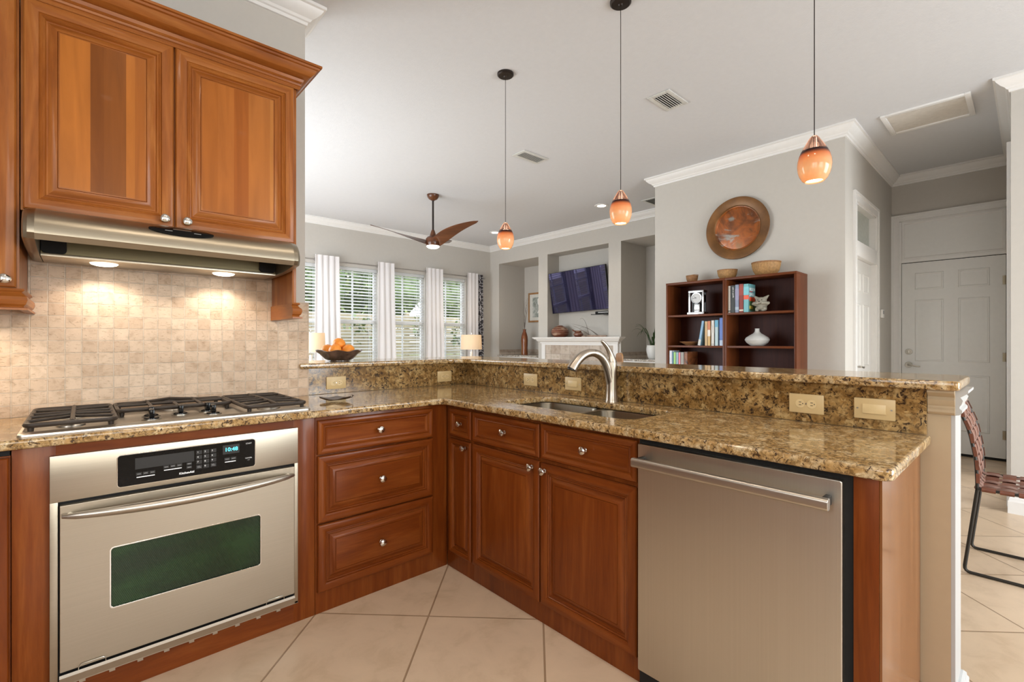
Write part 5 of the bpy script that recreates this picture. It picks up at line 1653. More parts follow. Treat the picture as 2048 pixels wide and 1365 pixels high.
t = thing('clay_jar', 'large round brown jar with pale strokes on the mantel', 'jar', (6.20, 5.565, 1.3008))
MB('brown_ware').lathe([(0.0, 0.0), (0.10, 0.0), (0.145, 0.045), (0.158, 0.09), (0.140, 0.140), (0.095, 0.180), (0.055, 0.196), (0.045, 0.205), (0.038, 0.198), (0.0, 0.190)], (6.20, 5.565, 1.3008), seg=36).build('body', t)
t = thing('clay_jug', 'small brown jug with spout on the mantel beside the large jar', 'jug', (6.20, 5.150, 1.3008))
MB('brown_ware').lathe([(0.0, 0.0), (0.055, 0.0), (0.080, 0.030), (0.082, 0.055), (0.058, 0.080), (0.045, 0.092), (0.056, 0.108), (0.052, 0.110), (0.040, 0.095), (0, 0.09)], (6.20, 5.150, 1.3008), seg=28).build('body', t)
MB('brown_ware').tube(bez((6.18, 5.20, 1.395), (6.18, 5.225, 1.405), (6.18, 5.25, 1.41), (6.18, 5.26, 1.425), 6), [0.018, 0.015, 0.013, 0.012, 0.011, 0.010, 0.012], 10).build('spout', t)
t = thing('driftwood', 'pale driftwood branch with thin curling twigs lying on the mantel', 'driftwood', (6.17, 4.80, 1.3008))
MB('driftwood').tube([(6.17, 5.06, 1.312), (6.18, 4.95, 1.316), (6.16, 4.85, 1.318), (6.17, 4.74, 1.314), (6.175, 4.62, 1.314), (6.17, 4.55, 1.316)], [0.005, 0.010, 0.013, 0.012, 0.011, 0.008], 9).build('stem', t)
for pts in (bez((6.17, 4.90, 1.318), (6.18, 4.95, 1.50), (6.19, 5.02, 1.66), (6.18, 5.10, 1.60), 12), bez((6.17, 4.70, 1.318), (6.24, 4.95, 1.46), (6.30, 5.2, 1.50), (6.32, 5.40, 1.535), 12),
            bez((6.17, 4.72, 1.316), (6.15, 4.82, 1.40), (6.16, 5.0, 1.52), (6.17, 5.10, 1.44), 12), bez((6.17, 4.85, 1.316), (6.2, 5.0, 1.38), (6.2, 5.15, 1.46), (6.22, 5.30, 1.50), 12), bez((6.17, 4.95, 1.314), (6.15, 5.03, 1.33), (6.15, 5.05, 1.36), (6.16, 5.09, 1.365), 8)):
    MB('twig').tube(pts, [0.004 * (1 - 0.7 * i / (len(pts) - 1)) for i in range(len(pts))], 6).build('twig', t)

# ------------------------------------------------------------------ oranges in the bowl on the bar
bx_, by_, bz_ = 1.203, 2.95, 1.1085
t = thing('fruit_bowl', 'brown wavy rimmed fruit bowl on the granite bar', 'bowl', (bx_, by_, bz_))
def wav(r, h, t_, j):
    k = max(0, (r - 0.07) / 0.07)
    return r * (1 + 0.02 * k * math.sin(9 * t_ + 1)), h + 0.0055 * k * math.sin(7 * t_) * (1 if h > 0.04 else 0)
MB('bowl_brown').lathe([(0.0, 0.002), (0.058, 0.0), (0.066, 0.002), (0.066, 0.006), (0.082, 0.012), (0.102, 0.030), (0.119, 0.050), (0.137, 0.0625), (0.139, 0.066), (0.131, 0.068), (0.114, 0.054), (0.096, 0.034), (0.075, 0.017), (0.05, 0.010), (0.0, 0.009)], (bx_, by_, bz_), seg=72, wob=wav).build('body', t, angle=60)
import copy
OR = [(-0.0647, -0.021, 0.067, 'orange at the left front of the fruit bowl'), (0.0647, -0.021, 0.067, 'orange at the right front of the fruit bowl'), (-0.040, 0.055, 0.067, 'orange at the back left of the fruit bowl'),
      (0.040, 0.055, 0.067, 'orange at the back right of the fruit bowl'), (0.0, -0.068, 0.067, 'orange in the middle of the front, between the two outer ones'), (0.0, 0.0, 0.1075, 'orange on the very top of the fruit pile')]
# plan offsets follow the view so that the pile stacks as seen from the kitchen
o0 = None
cA, sA = math.cos(R(47.72)), math.sin(R(47.72))
for du, dd, h, lab in OR:
    r_ = 0.0395
    x, y, z = bx_ + du * sA + dd * cA, by_ - du * cA + dd * sA, bz_ + h
    if o0 is None:
        o = thing('orange', lab, 'orange', (x, y, z), 'oranges in the fruit bowl')
        MB('orange_peel').ball((x, y, z), r_, (1, 1, 0.95), 28).build('fruit', o)
        MB('bowl_brown').cyl((x, y, z + 0.0365), (x, y, z + 0.0385), 0.003, 0.002, 8).build('stem_button', o)
        o0 = o
    else:
        o = copy_thing(o0, (x, y, z), lab, rz=rnd.uniform(0, 6))
        o.rotation_euler = (rnd.uniform(-0.9, 0.9), rnd.uniform(-0.9, 0.9), rnd.uniform(0, 6))

# curled leaf dish on the worktop
t = thing('leaf_dish', 'small dark metal dish shaped like a curled leaf, beside the cooktop', 'dish', (0.962, 2.410, 0.9258))
m = MB('leaf_dish')
vs, fs = [], []
nu, nv_ = 16, 8
for s_ in (0, 1):
    for i in range(nu + 1):
        u = -1 + 2 * i / nu
        w = 0.052 * (1 - abs(u) ** 2.2) ** 0.7 + 0.0008
        for j in range(nv_ + 1):
            v = -1 + 2 * j / nv_
            z = 0.004 + 0.012 * abs(u) ** 2.4 + 0.010 * v * v * (1 - 0.4 * u * u) + 0.0035 * math.sin(5 * u + 2 * v) * abs(v)
            vs.append((u * 0.078, v * w + 0.008 * math.sin(3 * u), z + s_ * 0.0018))
k = nv_ + 1
o2 = k * (nu + 1)
for i in range(nu):
    for j in range(nv_):
        a = i * k + j
        fs += [(a, a + k, a + k + 1, a + 1), (o2 + a, o2 + a + 1, o2 + a + k + 1, o2 + a + k)]
    fs += [(i * k, o2 + i * k, o2 + (i + 1) * k, (i + 1) * k), (i * k + nv_, (i + 1) * k + nv_, o2 + (i + 1) * k + nv_, o2 + i * k + nv_)]
for j in range(nv_):
    fs += [(j, j + 1, o2 + j + 1, o2 + j), (nu * k + j, o2 + nu * k + j, o2 + nu * k + j + 1, nu * k + j + 1)]
rot = Matrix.Translation((0.962, 2.410, 0.9262)) @ Matrix.Rotation(R(-38), 4, 'Z')
m.raw([rot @ Vector(p) for p in vs], fs)
m.build('dish', t, angle=60)
MB('leaf_dish').tube([rot @ Vector(p) for p in ((0.070, 0.004, 0.016), (0.084, 0.006, 0.020), (0.090, 0.002, 0.028), (0.085, -0.004, 0.031))], 0.0024, 8).build('stem_loop', t)
# ------------------------------------------------------------------ bookcases
def bookcase(y0, y1, label):
    t = thing('bookcase', label, 'bookcase', (4.78, (y0 + y1) / 2, 0), 'dark cherry bookcases against the wall')
    xf, xb = 4.630, 4.925
    for a in (y0, y1 - 0.020):
        MB('case_wood_upright').box(xf, a, 0, xb, a + 0.020, 1.828, 0.001).build('side_panel', t)
    MB('case_wood').box(xf - 0.004, y0 - 0.0005, 1.828, xb, y1 + 0.0005, 1.850, 0.0015).build('top', t)
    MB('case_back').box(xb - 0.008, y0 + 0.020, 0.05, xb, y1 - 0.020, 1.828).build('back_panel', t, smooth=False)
    for z in (0.07, 0.45, 0.84, 1.188, 1.508):
        MB('case_wood').box(xf + 0.004, y0 + 0.020, z - 0.020, xb - 0.008, y1 - 0.020, z, 0.001).build('shelf', t)
    MB('case_wood').box(xf + 0.01, y0 + 0.020, 0.0, xf + 0.025, y1 - 0.020, 0.05).build('plinth', t, smooth=False)
bookcase(2.0125, 2.6365, 'dark cherry bookcase with the silver clock, near the living room')
bookcase(1.3850, 2.0105, 'dark cherry bookcase with the white vase, near the hall')

def book(y0, y1, z0, h, col, label, group, lean=0.0, bands=(), deep=0.155, title=None, tcol='white_print', tsize=0.018, cat='book', xs=4.652, cover_mat=None):
    """upright book, spine to the room (-x); y0 < y1; bands = (from, to, colour) fractions of the spine"""
    w = y1 - y0
    t = thing('book', label, cat, (xs, y0 if lean >= 0 else y1, z0), group)
    cn = cover_mat or book_mat('cover_%03d_%03d_%03d' % tuple(int(c * 255) for c in col), col)
    m = MB(cn)
    c = 0.0022
    m.box(0, 0, 0, deep, c, h).box(0, w - c, 0, deep, w, h).box(0, 0, 0, c, w, h, 0.0)
    m.build('cover', t, local=True, smooth=False)
    MB('mat_board').box(c, c, 0.003, deep - 0.004, w - c, h - 0.003).build('page_block', t, local=True, smooth=False)
    for a, b, cc in bands:
        MB(book_mat('band_%03d_%03d_%03d' % tuple(int(q * 255) for q in cc), cc)).box(-0.0006, 0.0004, h * a, 0.0004, w - 0.0004, h * b).build('spine_band', t, local=True, smooth=False)
    if title:
        me = lettering(title, tsize, (-0.0012, w * 0.32 if True else 0, h * 0.94), (0, 0, -1), (0, 1, 0), 0.0002)
        me.transform(Matrix.Identity(4))
        MB(tcol).mesh(me).build('spine_lettering', t, local=True, smooth=False)
    if lean:
        t.rotation_euler = (R(lean), 0, 0)
    return t
G1 = 'hardback books beside the clay figure'
book(1.9645, 1.990, 1.5085, 0.262, (0.52, 0.49, 0.44), 'cream spined hardback at the left end of the row by the clay figure', G1, bands=((0.045, 0.085, (0.08, 0.07, 0.06)), (0.16, 0.165, (0.2, 0.18, 0.15)), (0.90, 0.905, (0.2, 0.18, 0.15))))
book(1.9235, 1.9635, 1.5085, 0.264, (0.025, 0.030, 0.026), 'black hardback with white spine lettering beside the cream one', G1, title='How to Change', tsize=0.016)
book(1.8855, 1.9225, 1.5085, 0.268, (0.22, 0.26, 0.36), 'blue grey hardback between the black and red books', G1, bands=((0.1, 0.2, (0.35, 0.42, 0.5)), (0.45, 0.85, (0.28, 0.27, 0.40))))
book(1.8445, 1.8845, 1.5085, 0.272, (0.22, 0.028, 0.018), 'dark red hardback with pale spine lettering', G1, bands=((0.05, 0.10, (0.6, 0.55, 0.45)), (0.60, 0.95, (0.30, 0.045, 0.03))))
t = book(1.795, 1.8435, 1.5085, 0.268, (0.16, 0.42, 0.46), 'turquoise hardback with red lettered cover, right of the red book', G1, bands=((0.45, 0.60, (0.70, 0.10, 0.05)), (0.62, 0.90, (0.20, 0.52, 0.60))))
# its front cover (faces -y) carries the author's name and a bright picture
c_ = Vector((0, -0.0004, 0))
for a, b, z0, z1, cc in ((0.010, 0.150, 0.105, 0.145, (0.72, 0.10, 0.04)), (0.012, 0.150, 0.012, 0.105, (0.10, 0.22, 0.10)), (0.012, 0.100, 0.03, 0.06, (0.55, 0.45, 0.08))):
    MB(book_mat('band_%03d_%03d_%03d' % tuple(int(q * 255) for q in cc), cc)).box(a, -0.0006 - 0.0002 * (z1 < 0.1), z0, b, 0.0, z1).build('cover_picture', t, local=True, smooth=False)
MB('white_print').mesh(lettering('NELSON', 0.040, (0.012, -0.0004, 0.205), (1, 0, 0), (0, 0, 1), 0.0003, sx=0.86)).build('cover_lettering', t, local=True, smooth=False)
MB('white_print').mesh(lettering('DEMILLE', 0.040, (0.012, -0.0004, 0.155), (1, 0, 0), (0, 0, 1), 0.0003, sx=0.76)).build('cover_lettering', t, local=True, smooth=False)
MB(book_mat('band_red_title', (0.62, 0.03, 0.04))).box(0.012, -0.0008, 0.192, 0.09, 0.0, 0.199).build('cover_line', t, local=True, smooth=False)

G2 = 'paperbacks on the middle shelf of the clock bookcase'
book(2.2695, 2.2955, 1.1885, 0.252, (0.20, 0.36, 0.52), 'light blue paperback leaning against the tan one', G2, lean=9.6, bands=((0.0, 0.24, (0.52, 0.52, 0.48)),))
book(2.1935, 2.222, 1.1885, 0.245, (0.50, 0.33, 0.15), 'tan spined paperback, propping the leaning blue one', G2)
book(2.1645, 2.1925, 1.1885, 0.247, (0.55, 0.35, 0.12), 'orange and white banded paperback right of the tan one', G2, bands=((0.64, 1.0, (0.52, 0.17, 0.07)), (0.38, 0.64, (0.66, 0.62, 0.56))))
book(2.1245, 2.156, 1.1885, 0.252, (0.60, 0.58, 0.54), 'white spined paperback between the banded and the pale blue', G2, bands=((0.05, 0.07, (0.2, 0.2, 0.2)), (0.5, 0.8, (0.52, 0.50, 0.46))))
book(2.0855, 2.1185, 1.1885, 0.254, (0.42, 0.55, 0.58), 'pale blue paperback with a bright blue top band', G2, bands=((0.73, 1.0, (0.12, 0.36, 0.52)),))
book(2.0360, 2.072, 1.1885, 0.275, (0.085, 0.17, 0.48), 'tall royal blue book against the right side of its shelf', G2, bands=((0.0, 0.20, (0.45, 0.55, 0.70)), (0.25, 0.95, (0.11, 0.20, 0.55))))
G3 = 'books on the lower shelf of the clock bookcase'
for y0, y1, h, col, lab in ((2.580, 2.612, 0.292, (0.60, 0.62, 0.68), 'white book at the left end of the lower shelf row'), (2.562, 2.579, 0.280, (0.12, 0.25, 0.34), 'thin dark teal book beside the white one, lower shelf'),
                            (2.535, 2.561, 0.276, (0.28, 0.52, 0.15), 'bright green book on the lower shelf'), (2.507, 2.534, 0.276, (0.25, 0.36, 0.42), 'grey blue book right of the green one'),
                            (2.484, 2.506, 0.274, (0.66, 0.20, 0.24), 'pink and white striped book on the lower shelf'), (2.445, 2.483, 0.276, (0.26, 0.24, 0.21), 'grey mottled book next to the brown covered one')):
    book(y0, y1, 0.8405, h, col, lab, G3, bands=((0.2, 0.35, tuple(min(1, c * 1.5) for c in col)),))
book(2.405, 2.444, 0.8405, 0.282, (0.2, 0.1, 0.05), 'brown picture covered book at the right end of the lower shelf row', G3, cover_mat='cover_brown', deep=0.22)

# silver mantel clock
t = thing('mantel_clock', 'silver carriage clock with round dial on the bookcase shelf', 'clock', (4.72, 2.322, 1.5085))
cx0, cy0, cz0 = 4.70, 2.322, 1.5085
MB('silver').box(cx0 - 0.045, cy0 - 0.092, cz0, cx0 + 0.06, cy0 + 0.092, cz0 + 0.026, 0.006).build('plinth', t)
m = MB('silver')
m.box(cx0 - 0.035, cy0 - 0.082, cz0 + 0.226, cx0 + 0.05, cy0 + 0.082, cz0 + 0.248, 0.004)
m.build('cap', t)
for yy in (-0.072, 0.072):
    MB('silver').box(cx0 - 0.030, cy0 + yy - 0.010, cz0 + 0.026, cx0 - 0.012, cy0 + yy + 0.010, cz0 + 0.226, 0.003).build('pillar', t)
MB('black_gloss').box(cx0 + 0.030, cy0 - 0.070, cz0 + 0.026, cx0 + 0.045, cy0 + 0.070, cz0 + 0.226).build('back_plate', t, smooth=False)
d_ = MB('dial_grey').cyl((cx0 + 0.03, cy0, cz0 + 0.168), (cx0 - 0.022, cy0, cz0 + 0.168), 0.050, seg=36).build('dial', t)
MB('silver').lathe([(0.050, 0.022), (0.056, 0.023), (0.056, 0.028), (0.049, 0.027), (0.050, 0.022)], (cx0, cy0, cz0 + 0.168), (-1, 0, 0), 36).build('bezel', d_)
m = MB('black_satin')
for a, l_, w_ in ((R(62), 0.026, 0.0022), (R(180 + 92), 0.0, 0.0), (R(93), 0.040, 0.0015)):
    if l_:
        m.box(-0.0006, -w_, 0, 0.0006, w_, l_, mat=Matrix.Translation((cx0 - 0.0232, cy0, cz0 + 0.168)) @ Matrix.Rotation(-a, 4, 'X') if False else Matrix.Translation((cx0 - 0.0232, cy0, cz0 + 0.168)) @ Matrix.Rotation(a * -1.0, 4, 'X'))
m.build('hands', d_, smooth=False)
m = MB('silver').box(cx0 - 0.012, cy0 - 0.032, cz0 + 0.026, cx0 + 0.03, cy0 + 0.032, cz0 + 0.112, 0.006)
m.build('movement_housing', t)
for k in range(3):
    MB('dial_grey').ball((cx0 - 0.012, cy0 - 0.022 + 0.022 * k, cz0 + 0.045), 0.010, seg=14).build('pendulum_ball', t)
# bowl, figure, vase
t = thing('woven_tray', 'shallow woven bowl on the middle shelf left of the paperbacks', 'bowl', (4.74, 2.415, 1.1885))
MB('wicker_dark').lathe([(0, 0.004), (0.045, 0.0), (0.050, 0.004), (0.085, 0.024), (0.108, 0.036), (0.110, 0.040), (0.104, 0.040), (0.08, 0.030), (0.045, 0.010), (0, 0.008)], (4.74, 2.415, 1.1885), seg=40).build('body', t)
t = thing('clay_figure', 'grey green clay animal figure with raised ears, paws at its mouth', 'figurine', (4.70, 1.700, 1.5085))
m = MB('figure_clay')
o = Vector((4.70, 1.700, 1.511))
m.ball(o + Vector((0.008, 0, 0.042)), 0.044, (0.85, 1.0, 1.0), 20).ball(o + Vector((-0.008, 0, 0.098)), 0.045, (0.85, 1.08, 0.82), 20)
m.ball(o + Vector((-0.043, 0, 0.085)), 0.021, (0.8, 1.1, 0.8), 14)
for s in (-1, 1):
    m.cyl(o + Vector((-0.005, s * 0.030, 0.118)), o + Vector((0.0, s * 0.066, 0.150)), 0.021, 0.004, 12)
    m.tube([o + Vector((0.0, s * 0.040, 0.062)), o + Vector((-0.02, s * 0.066, 0.076)), o + Vector((-0.040, s * 0.045, 0.078)), o + Vector((-0.050, s * 0.016, 0.076))], [0.015, 0.016, 0.014, 0.012], 10)
    m.ball(o + Vector((-0.035, s * 0.026, 0.011)), 0.017, (1.3, 0.9, 0.65), 12)
    m.ball(o + Vector((-0.012, s * 0.032, 0.024)), 0.024, (1.1, 0.8, 0.9), 12)
fo = m.build('body', t, angle=70)
rm = fo.modifiers.new('fuse', 'REMESH')
rm.mode = 'VOXEL'
rm.voxel_size = 0.0035
rm.use_smooth_shade = True
sm = fo.modifiers.new('soften', 'SMOOTH')
sm.iterations = 3
for s in (-1, 1):
    MB('black_satin').ball(o + Vector((-0.044, s * 0.018, 0.106)), 0.0045, seg=10).build('eye', t)
MB('black_satin').ball(o + Vector((-0.059, 0, 0.090)), 0.006, (0.7, 1.2, 0.8), 10).build('nose', t)
t = thing('white_vase', 'squat white ribbed vase with narrow neck on the bookcase shelf', 'vase', (4.72, 1.745, 1.1885))
def rib(r, h, t_, j):
    return r * (1 + (0.018 * abs(math.sin(6 * t_)) if 0.02 < r else 0)), h
MB('vase_grey').lathe([(0, 0), (0.050, 0), (0.058, 0.004), (0.090, 0.030), (0.105, 0.056), (0.096, 0.078), (0.062, 0.102), (0.032, 0.120), (0.021, 0.136), (0.019, 0.158), (0.021, 0.164), (0.015, 0.164), (0.013, 0.14), (0, 0.13)], (4.72, 1.745, 1.1885), seg=60, wob=rib).build('body', t, angle=50)

# baskets on top
def basket(y, r, h, mat, label, tilt):
    t = thing('wicker_basket', label, 'basket', (4.765, y, 1.8505), 'round baskets on top of the bookcases')
    def ribs(rr, hh, t_, j):
        return rr * (1 + 0.028 * math.sin(30 * t_)), hh
    MB(mat).lathe([(0, 0.002), (r * 0.62, 0), (r * 0.70, h * 0.05), (r * 0.90, h * 0.38), (r * 0.985, h * 0.72), (r, h * 0.93), (r * 0.95, h * 0.93), (r * 0.93, h * 0.7), (r * 0.84, h * 0.38), (r * 0.62, h * 0.09), (0, h * 0.07)], (4.765, y, 1.8505), seg=88, wob=ribs).build('body', t, angle=70)
    MB('wicker_dark').lathe([(r * 0.96, h * 0.90), (r * 1.045, h * 0.905), (r * 1.045, h * 0.99), (r * 0.96, h * 1.0), (r * 0.96, h * 0.90)], (4.765, y, 1.8505), seg=48).build('rim', t)
    pts = []
    for k in range(17):
        a = math.pi * k / 16
        pts.append((4.765 + r * 1.02 * math.sin(a) * math.cos(tilt), y + r * 1.03 * math.cos(a), 1.8505 + h * 0.95 + r * 1.02 * math.sin(a) * math.sin(tilt)))
    MB(mat).tube(pts, r * 0.042, 8).build('handle', t)
basket(2.413, 0.059, 0.076, 'wicker_dark', 'smallest brown basket, on the bookcase above the clock', R(20))
basket(2.045, 0.090, 0.094, 'wicker', 'middle sized basket where the two bookcases meet', R(9))
basket(1.683, 0.120, 0.128, 'wicker', 'largest pale basket, on the bookcase above the clay figure', R(8))

# copper charger on the wall
t = thing('copper_plate', 'large round copper plate with grey patina hanging above the baskets', 'wall plate', (4.93, 2.008, 2.378))
MB('copper_patina').lathe([(0, 0.016), (0.195, 0.016), (0.206, 0.014), (0.214, 0.022), (0.222, 0.024), (0.222, 0.006), (0, 0.003)], (4.93, 2.008, 2.378), (-1, 0, 0), 72).build('dished_centre', t, angle=40)
MB('copper_rim').lathe([(0.2222, 0.024), (0.228, 0.030), (0.236, 0.033), (0.300, 0.040), (0.311, 0.040), (0.315, 0.034), (0.306, 0.028), (0.24, 0.018), (0.2222, 0.010), (0.2222, 0.024)], (4.93, 2.008, 2.378), (-1, 0, 0), 72).build('rim', t, angle=40)

# ------------------------------------------------------------------ woven leather chair by the bar end
t = thing('woven_chair', 'woven brown leather chair on thin black iron sled legs', 'chair', (3.70, 0.0, 0))
XA, XB = 3.480, 3.915
def qp(*a):
    return [Vector(p) for p in a]
def soft(pts, r=0.03, n=4):
    """round the corners of a polyline"""
    out = [pts[0]]
    for i in range(1, len(pts) - 1):
        a, b, c = pts[i - 1], pts[i], pts[i + 1]
        u = (a - b).normalized()
        v = (c - b).normalized()
        p, q = b + u * r, b + v * r
        for k in range(n + 1):
            f = k / n
            out.append(p * (1 - f) ** 2 + b * 2 * f * (1 - f) + q * f * f)
    out.append(pts[-1])
    return out
BACK = lambda x: qp((x, 0.192, 0.462), (x, 0.196, 0.60), (x, 0.222, 0.76), (x, 0.268, 0.885))
for x in (XA, XB):
    MB('iron_rod').tube(soft(qp((x, 0.192, 0.455), (x, 0.243, 0.0085), (x, -0.235, 0.0085), (x, -0.290, 0.455))), 0.0080, 10).build('sled_leg', t)
    MB('iron_rod').tube(soft(BACK(x), 0.05), 0.0075, 10).build('back_post', t)
    MB('iron_rod').tube(qp((x, 0.192, 0.458), (x, -0.290, 0.458)), 0.0075, 10).build('seat_rail', t)
for y, z in ((0.192, 0.462), (-0.290, 0.458), (0.268, 0.885)):
    MB('iron_rod').tube(qp((XA, y, z), (XB, y, z)), 0.0075, 10).build('cross_rod', t)
def tape(m, pts, wdir, width, th=0.0032):
    """flat strap along pts"""
    n = len(pts)
    wd = Vector(wdir).normalized() * (width / 2)
    rows = []
    for i, p in enumerate(pts):
        tg = (pts[min(i + 1, n - 1)] - pts[max(i - 1, 0)]).normalized()
        nm = tg.cross(wd).normalized() * (th / 2)
        rows += [[p + wd + nm, p - wd + nm, p - wd - nm, p + wd - nm]]
    vs = [v for r_ in rows for v in r_]
    fs = []
    for i in range(n - 1):
        for k in range(4):
            fs.append((i * 4 + k, i * 4 + (k + 1) % 4, i * 4 + 4 + (k + 1) % 4, i * 4 + 4 + k))
    fs += [(0, 1, 2, 3), tuple((n - 1) * 4 + k for k in (3, 2, 1, 0))]
    m.raw(vs, fs)
def wrap(c, r, a0, a1, plane, n=8):
    out = []
    for k in range(n + 1):
        a = R(a0 + (a1 - a0) * k / n)
        if plane == 'XZ':
            out.append(c + Vector((math.cos(a) * r, 0, math.sin(a) * r)))
        else:
            out.append(c + Vector((0, math.cos(a) * r, math.sin(a) * r)))
    return out
ns, nl = 7, 6
sw = 0.052
m = MB('leather')
for i in range(ns):           # straps across the seat, wrapped round both side rails
    y = 0.150 - i * 0.0665
    pts = wrap(Vector((XA, y, 0.458)), 0.0105, 300, 90, 'XZ')
    for k in range(1, 24):
        x = XA + (XB - XA) * k / 24
        pts.append(Vector((x, y, 0.4655 - 0.018 * math.sin(math.pi * k / 24) + 0.0045 * math.sin(math.pi * (nl) * k / 24 + math.pi * i))))
    pts += wrap(Vector((XB, y, 0.458)), 0.0105, 90, -120, 'XZ')
    tape(m, pts, (0, 1, 0), sw)
m.build('seat_cross_straps', t, angle=40)
m = MB('leather_pale')
for j in range(nl):           # straps from back to front
    x = XA + (XB - XA) * (j + 0.5) / nl
    pts = wrap(Vector((x, 0.192, 0.461)), 0.0110, -60, 90, 'YZ')
    for k in range(1, 28):
        f = k / 28
        y = 0.192 - 0.482 * f
        i_ = (0.150 - y) / 0.0665
        pts.append(Vector((x, y, 0.4665 - 0.018 * math.sin(math.pi * (j + 0.5) / nl) - 0.0045 * math.cos(math.pi * i_ + math.pi * j))))
    pts += wrap(Vector((x, -0.290, 0.458)), 0.0110, 90, 240, 'YZ')
    tape(m, pts, (1, 0, 0), sw)
m.build('seat_long_straps', t, angle=40)
bk = soft(BACK(0.0), 0.05)
def back_at(f):
    d = [0]
    for a, b in zip(bk, bk[1:]):
        d.append(d[-1] + (b - a).length)
    s = f * d[-1]
    for i in range(len(bk) - 1):
        if s <= d[i + 1] + 1e-9:
            g = (s - d[i]) / max(1e-9, d[i + 1] - d[i])
            return bk[i].lerp(bk[i + 1], g), (bk[i + 1] - bk[i]).normalized()
    return bk[-1], (bk[-1] - bk[-2]).normalized()
nb = 6
m = MB('leather')
for i in range(nb):           # straps across the back
    p, tg = back_at(0.12 + 0.80 * i / (nb - 1))
    nm = Vector((0, tg.z, -tg.y))
    pts = []
    for k in range(-3, 28):
        f = min(1, max(0, k / 24))
        off = 0.0045 * math.sin(math.pi * nl * f + math.pi * i)
        if k < 0:
            off = 0.010 * (1 + k * 0.7)
        if k > 24:
            off = 0.010 * (1 - (k - 24) * 0.7)
        pts.append(Vector((XA - 0.010 + (XB - XA + 0.020) * f, p.y, p.z)) + nm * off)
    tape(m, pts, tg, 0.050)
m.build('back_cross_straps', t, angle=40)
m = MB('leather_pale')
for j in range(nl):
    x = XA + (XB - XA) * (j + 0.5) / nl
    pts = []
    for k in range(31):
        f = k / 30
        p, tg = back_at(f)
        nm = Vector((0, tg.z, -tg.y))
        i_ = (f - 0.12) / 0.80 * (nb - 1)
        pts.append(Vector((x, p.y, p.z)) - nm * (0.0045 * math.cos(math.pi * i_ + math.pi * j)))
    p, tg = back_at(1.0)
    pts += wrap(Vector((x, p.y, p.z)), 0.011, 40, 200, 'YZ')
    tape(m, pts, (1, 0, 0), sw)
m.build('back_long_straps', t, angle=40)

# stool on the far side of the bar: only its rounded back shows behind the faucet
t = thing('bar_stool', 'tan bar stool whose rounded back shows behind the faucet', 'stool', (2.70, 2.015, 0))
sx0, sy0 = 2.70, 2.015
MB('wicker_dark').lathe([(0, 0.74), (0.17, 0.74), (0.185, 0.755), (0.18, 0.775), (0, 0.785)], (sx0, sy0, 0), seg=32).build('seat', t)
for a in (45, 135, 225, 315):
    MB('case_wood_upright').tube([(sx0 + 0.12 * math.cos(R(a)), sy0 + 0.12 * math.sin(R(a)), 0.74), (sx0 + 0.20 * math.cos(R(a)), sy0 + 0.20 * math.sin(R(a)), 0.0)], 0.016, 10).build('leg', t)
MB('case_wood_upright').tube([(sx0 + 0.175 * math.cos(R(a)), sy0 + 0.175 * math.sin(R(a)), 0.25) for a in range(45, 405, 30)], 0.010, 8, closed=True).build('foot_ring', t)
pl = arc(0, 1.124, 0.027, 0, 180, 10) + [(-0.027, 0.76), (0.027, 0.76)]
MB('oak_frame').prism([(sy0 - 0.02 + a, z) for a, z in pl], 'X', sx0 + 0.150, sx0 + 0.168).build('backrest', t)

# ------------------------------------------------------------------ garden seen through the blinds
gr = MB('lawn').box(-14, 7.62, -0.25, 30, 45, -0.12).build('ground_outside', smooth=False)
gr['kind'] = 'structure'
t = thing('privacy_fence', 'beige horizontal board fence outside the living room windows', 'fence', (6, 10.4, -0.12))
m = MB('fence_board')
for k in range(12):
    m.box(-6, 10.40, -0.10 + k * 0.165, 20, 10.425, 0.055 + k * 0.165, m='fence_board')
m.build('boards', t, smooth=False)
for k in range(14):
    MB('fence_board').box(-5.95 + k * 1.98, 10.425, -0.12, -5.85 + k * 1.98, 10.52, 1.95).build('post', t, smooth=False)
def bush(c, rad, n, size, mats, label, seed, trunk=True, group='shrubs beyond the windows'):
    rnd = random.Random(seed)
    t = thing('garden_shrub', label, 'shrub', (c[0], c[1], -0.12), group)
    m = MB(*mats)
    for k in range(n):
        while True:
            v = Vector((rnd.uniform(-1, 1), rnd.uniform(-1, 1), rnd.uniform(-1, 1)))
            if 0.35 < v.length < 1:
                break
        v *= 1 + 0.18 * math.sin(5 * v.x + seed) * math.cos(4 * v.z)
        p = Vector((c[0] + v.x * rad[0], c[1] + v.y * rad[1], c[2] + v.z * rad[2]))
        s = size * rnd.uniform(0.6, 1.4)
        q = Matrix.Rotation(rnd.uniform(0, 6.28), 3, 'Z') @ Matrix.Rotation(rnd.uniform(-1.1, 1.1), 3, 'X')
        m.raw([p + q @ Vector(a) for a in ((-s * 0.4, 0, 0), (0, -s, 0.1 * s), (s * 0.4, 0, 0), (0, s, 0.1 * s))], [(0, 1, 2, 3)], mats[0] if rnd.random() < 0.6 else mats[1])
    m.ball(c, 1.0, (rad[0] * 0.86, rad[1] * 0.8, rad[2] * 0.86), 24, mats[0]) if n > 400 else None
    m.build('foliage', t, smooth=False, fix=False)
    MB('bark').tube([(c[0], c[1], -0.12), (c[0] + 0.04, c[1], c[2] * 0.5), (c[0], c[1], c[2])], [0.06, 0.045, 0.02] if n > 400 else [0.011, 0.008, 0.004], 8).build('trunk', t)
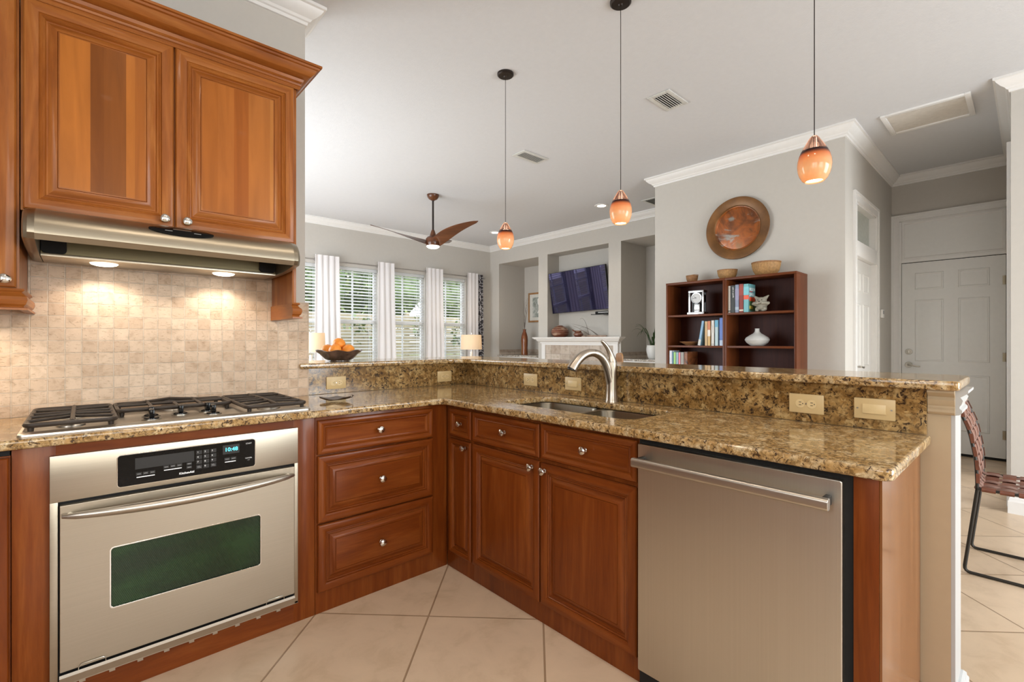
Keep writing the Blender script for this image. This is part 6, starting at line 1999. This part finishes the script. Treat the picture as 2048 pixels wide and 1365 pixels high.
bush((4.3, 12.3, 2.7), (1.0, 0.8, 1.15), 1500, 0.10, ('leaf_dark', 'leaf_light'), 'dense green shrub behind the fence seen through the second window', 21)
bush((5.6, 13.8, 2.9), (1.1, 0.7, 1.2), 1200, 0.10, ('leaf_dark', 'leaf_light'), 'dark shrub behind the fence between the second and third windows', 22)
bush((6.5, 12.2, 2.8), (1.0, 0.8, 1.1), 1200, 0.10, ('leaf_dark', 'leaf_light'), 'leafy shrub behind the fence seen through the third window', 23)
bush((8.7, 12.3, 2.7), (0.95, 0.7, 1.15), 1200, 0.10, ('leaf_dark', 'leaf_light'), 'tall shrub behind the fence seen through the fourth window', 24)
bush((2.3, 12.6, 1.9), (0.8, 0.6, 0.8), 700, 0.10, ('leaf_light', 'leaf_dark'), 'low shrub behind the fence seen through the first window', 25)
bush((7.8, 15.6, 3.1), (1.2, 0.8, 1.3), 1200, 0.10, ('leaf_dark', 'leaf_light'), 'taller shrub further back, seen between the third and fourth windows', 29)
bush((10.9, 13.8, 2.8), (1.3, 0.8, 1.3), 1200, 0.10, ('leaf_dark', 'leaf_light'), 'shrub at the right edge of the view through the fourth window', 30)
bush((4.75, 10.05, 1.55), (0.5, 0.20, 0.35), 110, 0.085, ('leaf_dark', 'leaf_light'), 'sparse sapling in front of the fence outside the second window', 26)
bush((6.3, 10.0, 1.65), (0.45, 0.20, 0.45), 160, 0.085, ('leaf_dark', 'leaf_light'), 'sparse sapling in front of the fence outside the third window', 27)
bush((7.3, 10.0, 1.45), (0.40, 0.20, 0.40), 150, 0.085, ('leaf_dark', 'leaf_light'), 'sparse sapling in front of the fence outside the fourth window', 28)
t = thing('neighbour_house', 'neighbouring house with dark roof beyond the first window', 'house', (6.2, 20, -0.12))
MB('fence_board').box(4.0, 19.5, -0.12, 9.5, 24, 2.7).build('walls', t, smooth=False)
MB('roof_dark').prism([(3.6, 2.65), (9.9, 2.65), (6.75, 4.3)], 'Y', 19.2, 24.3).build('roof', t, smooth=False)
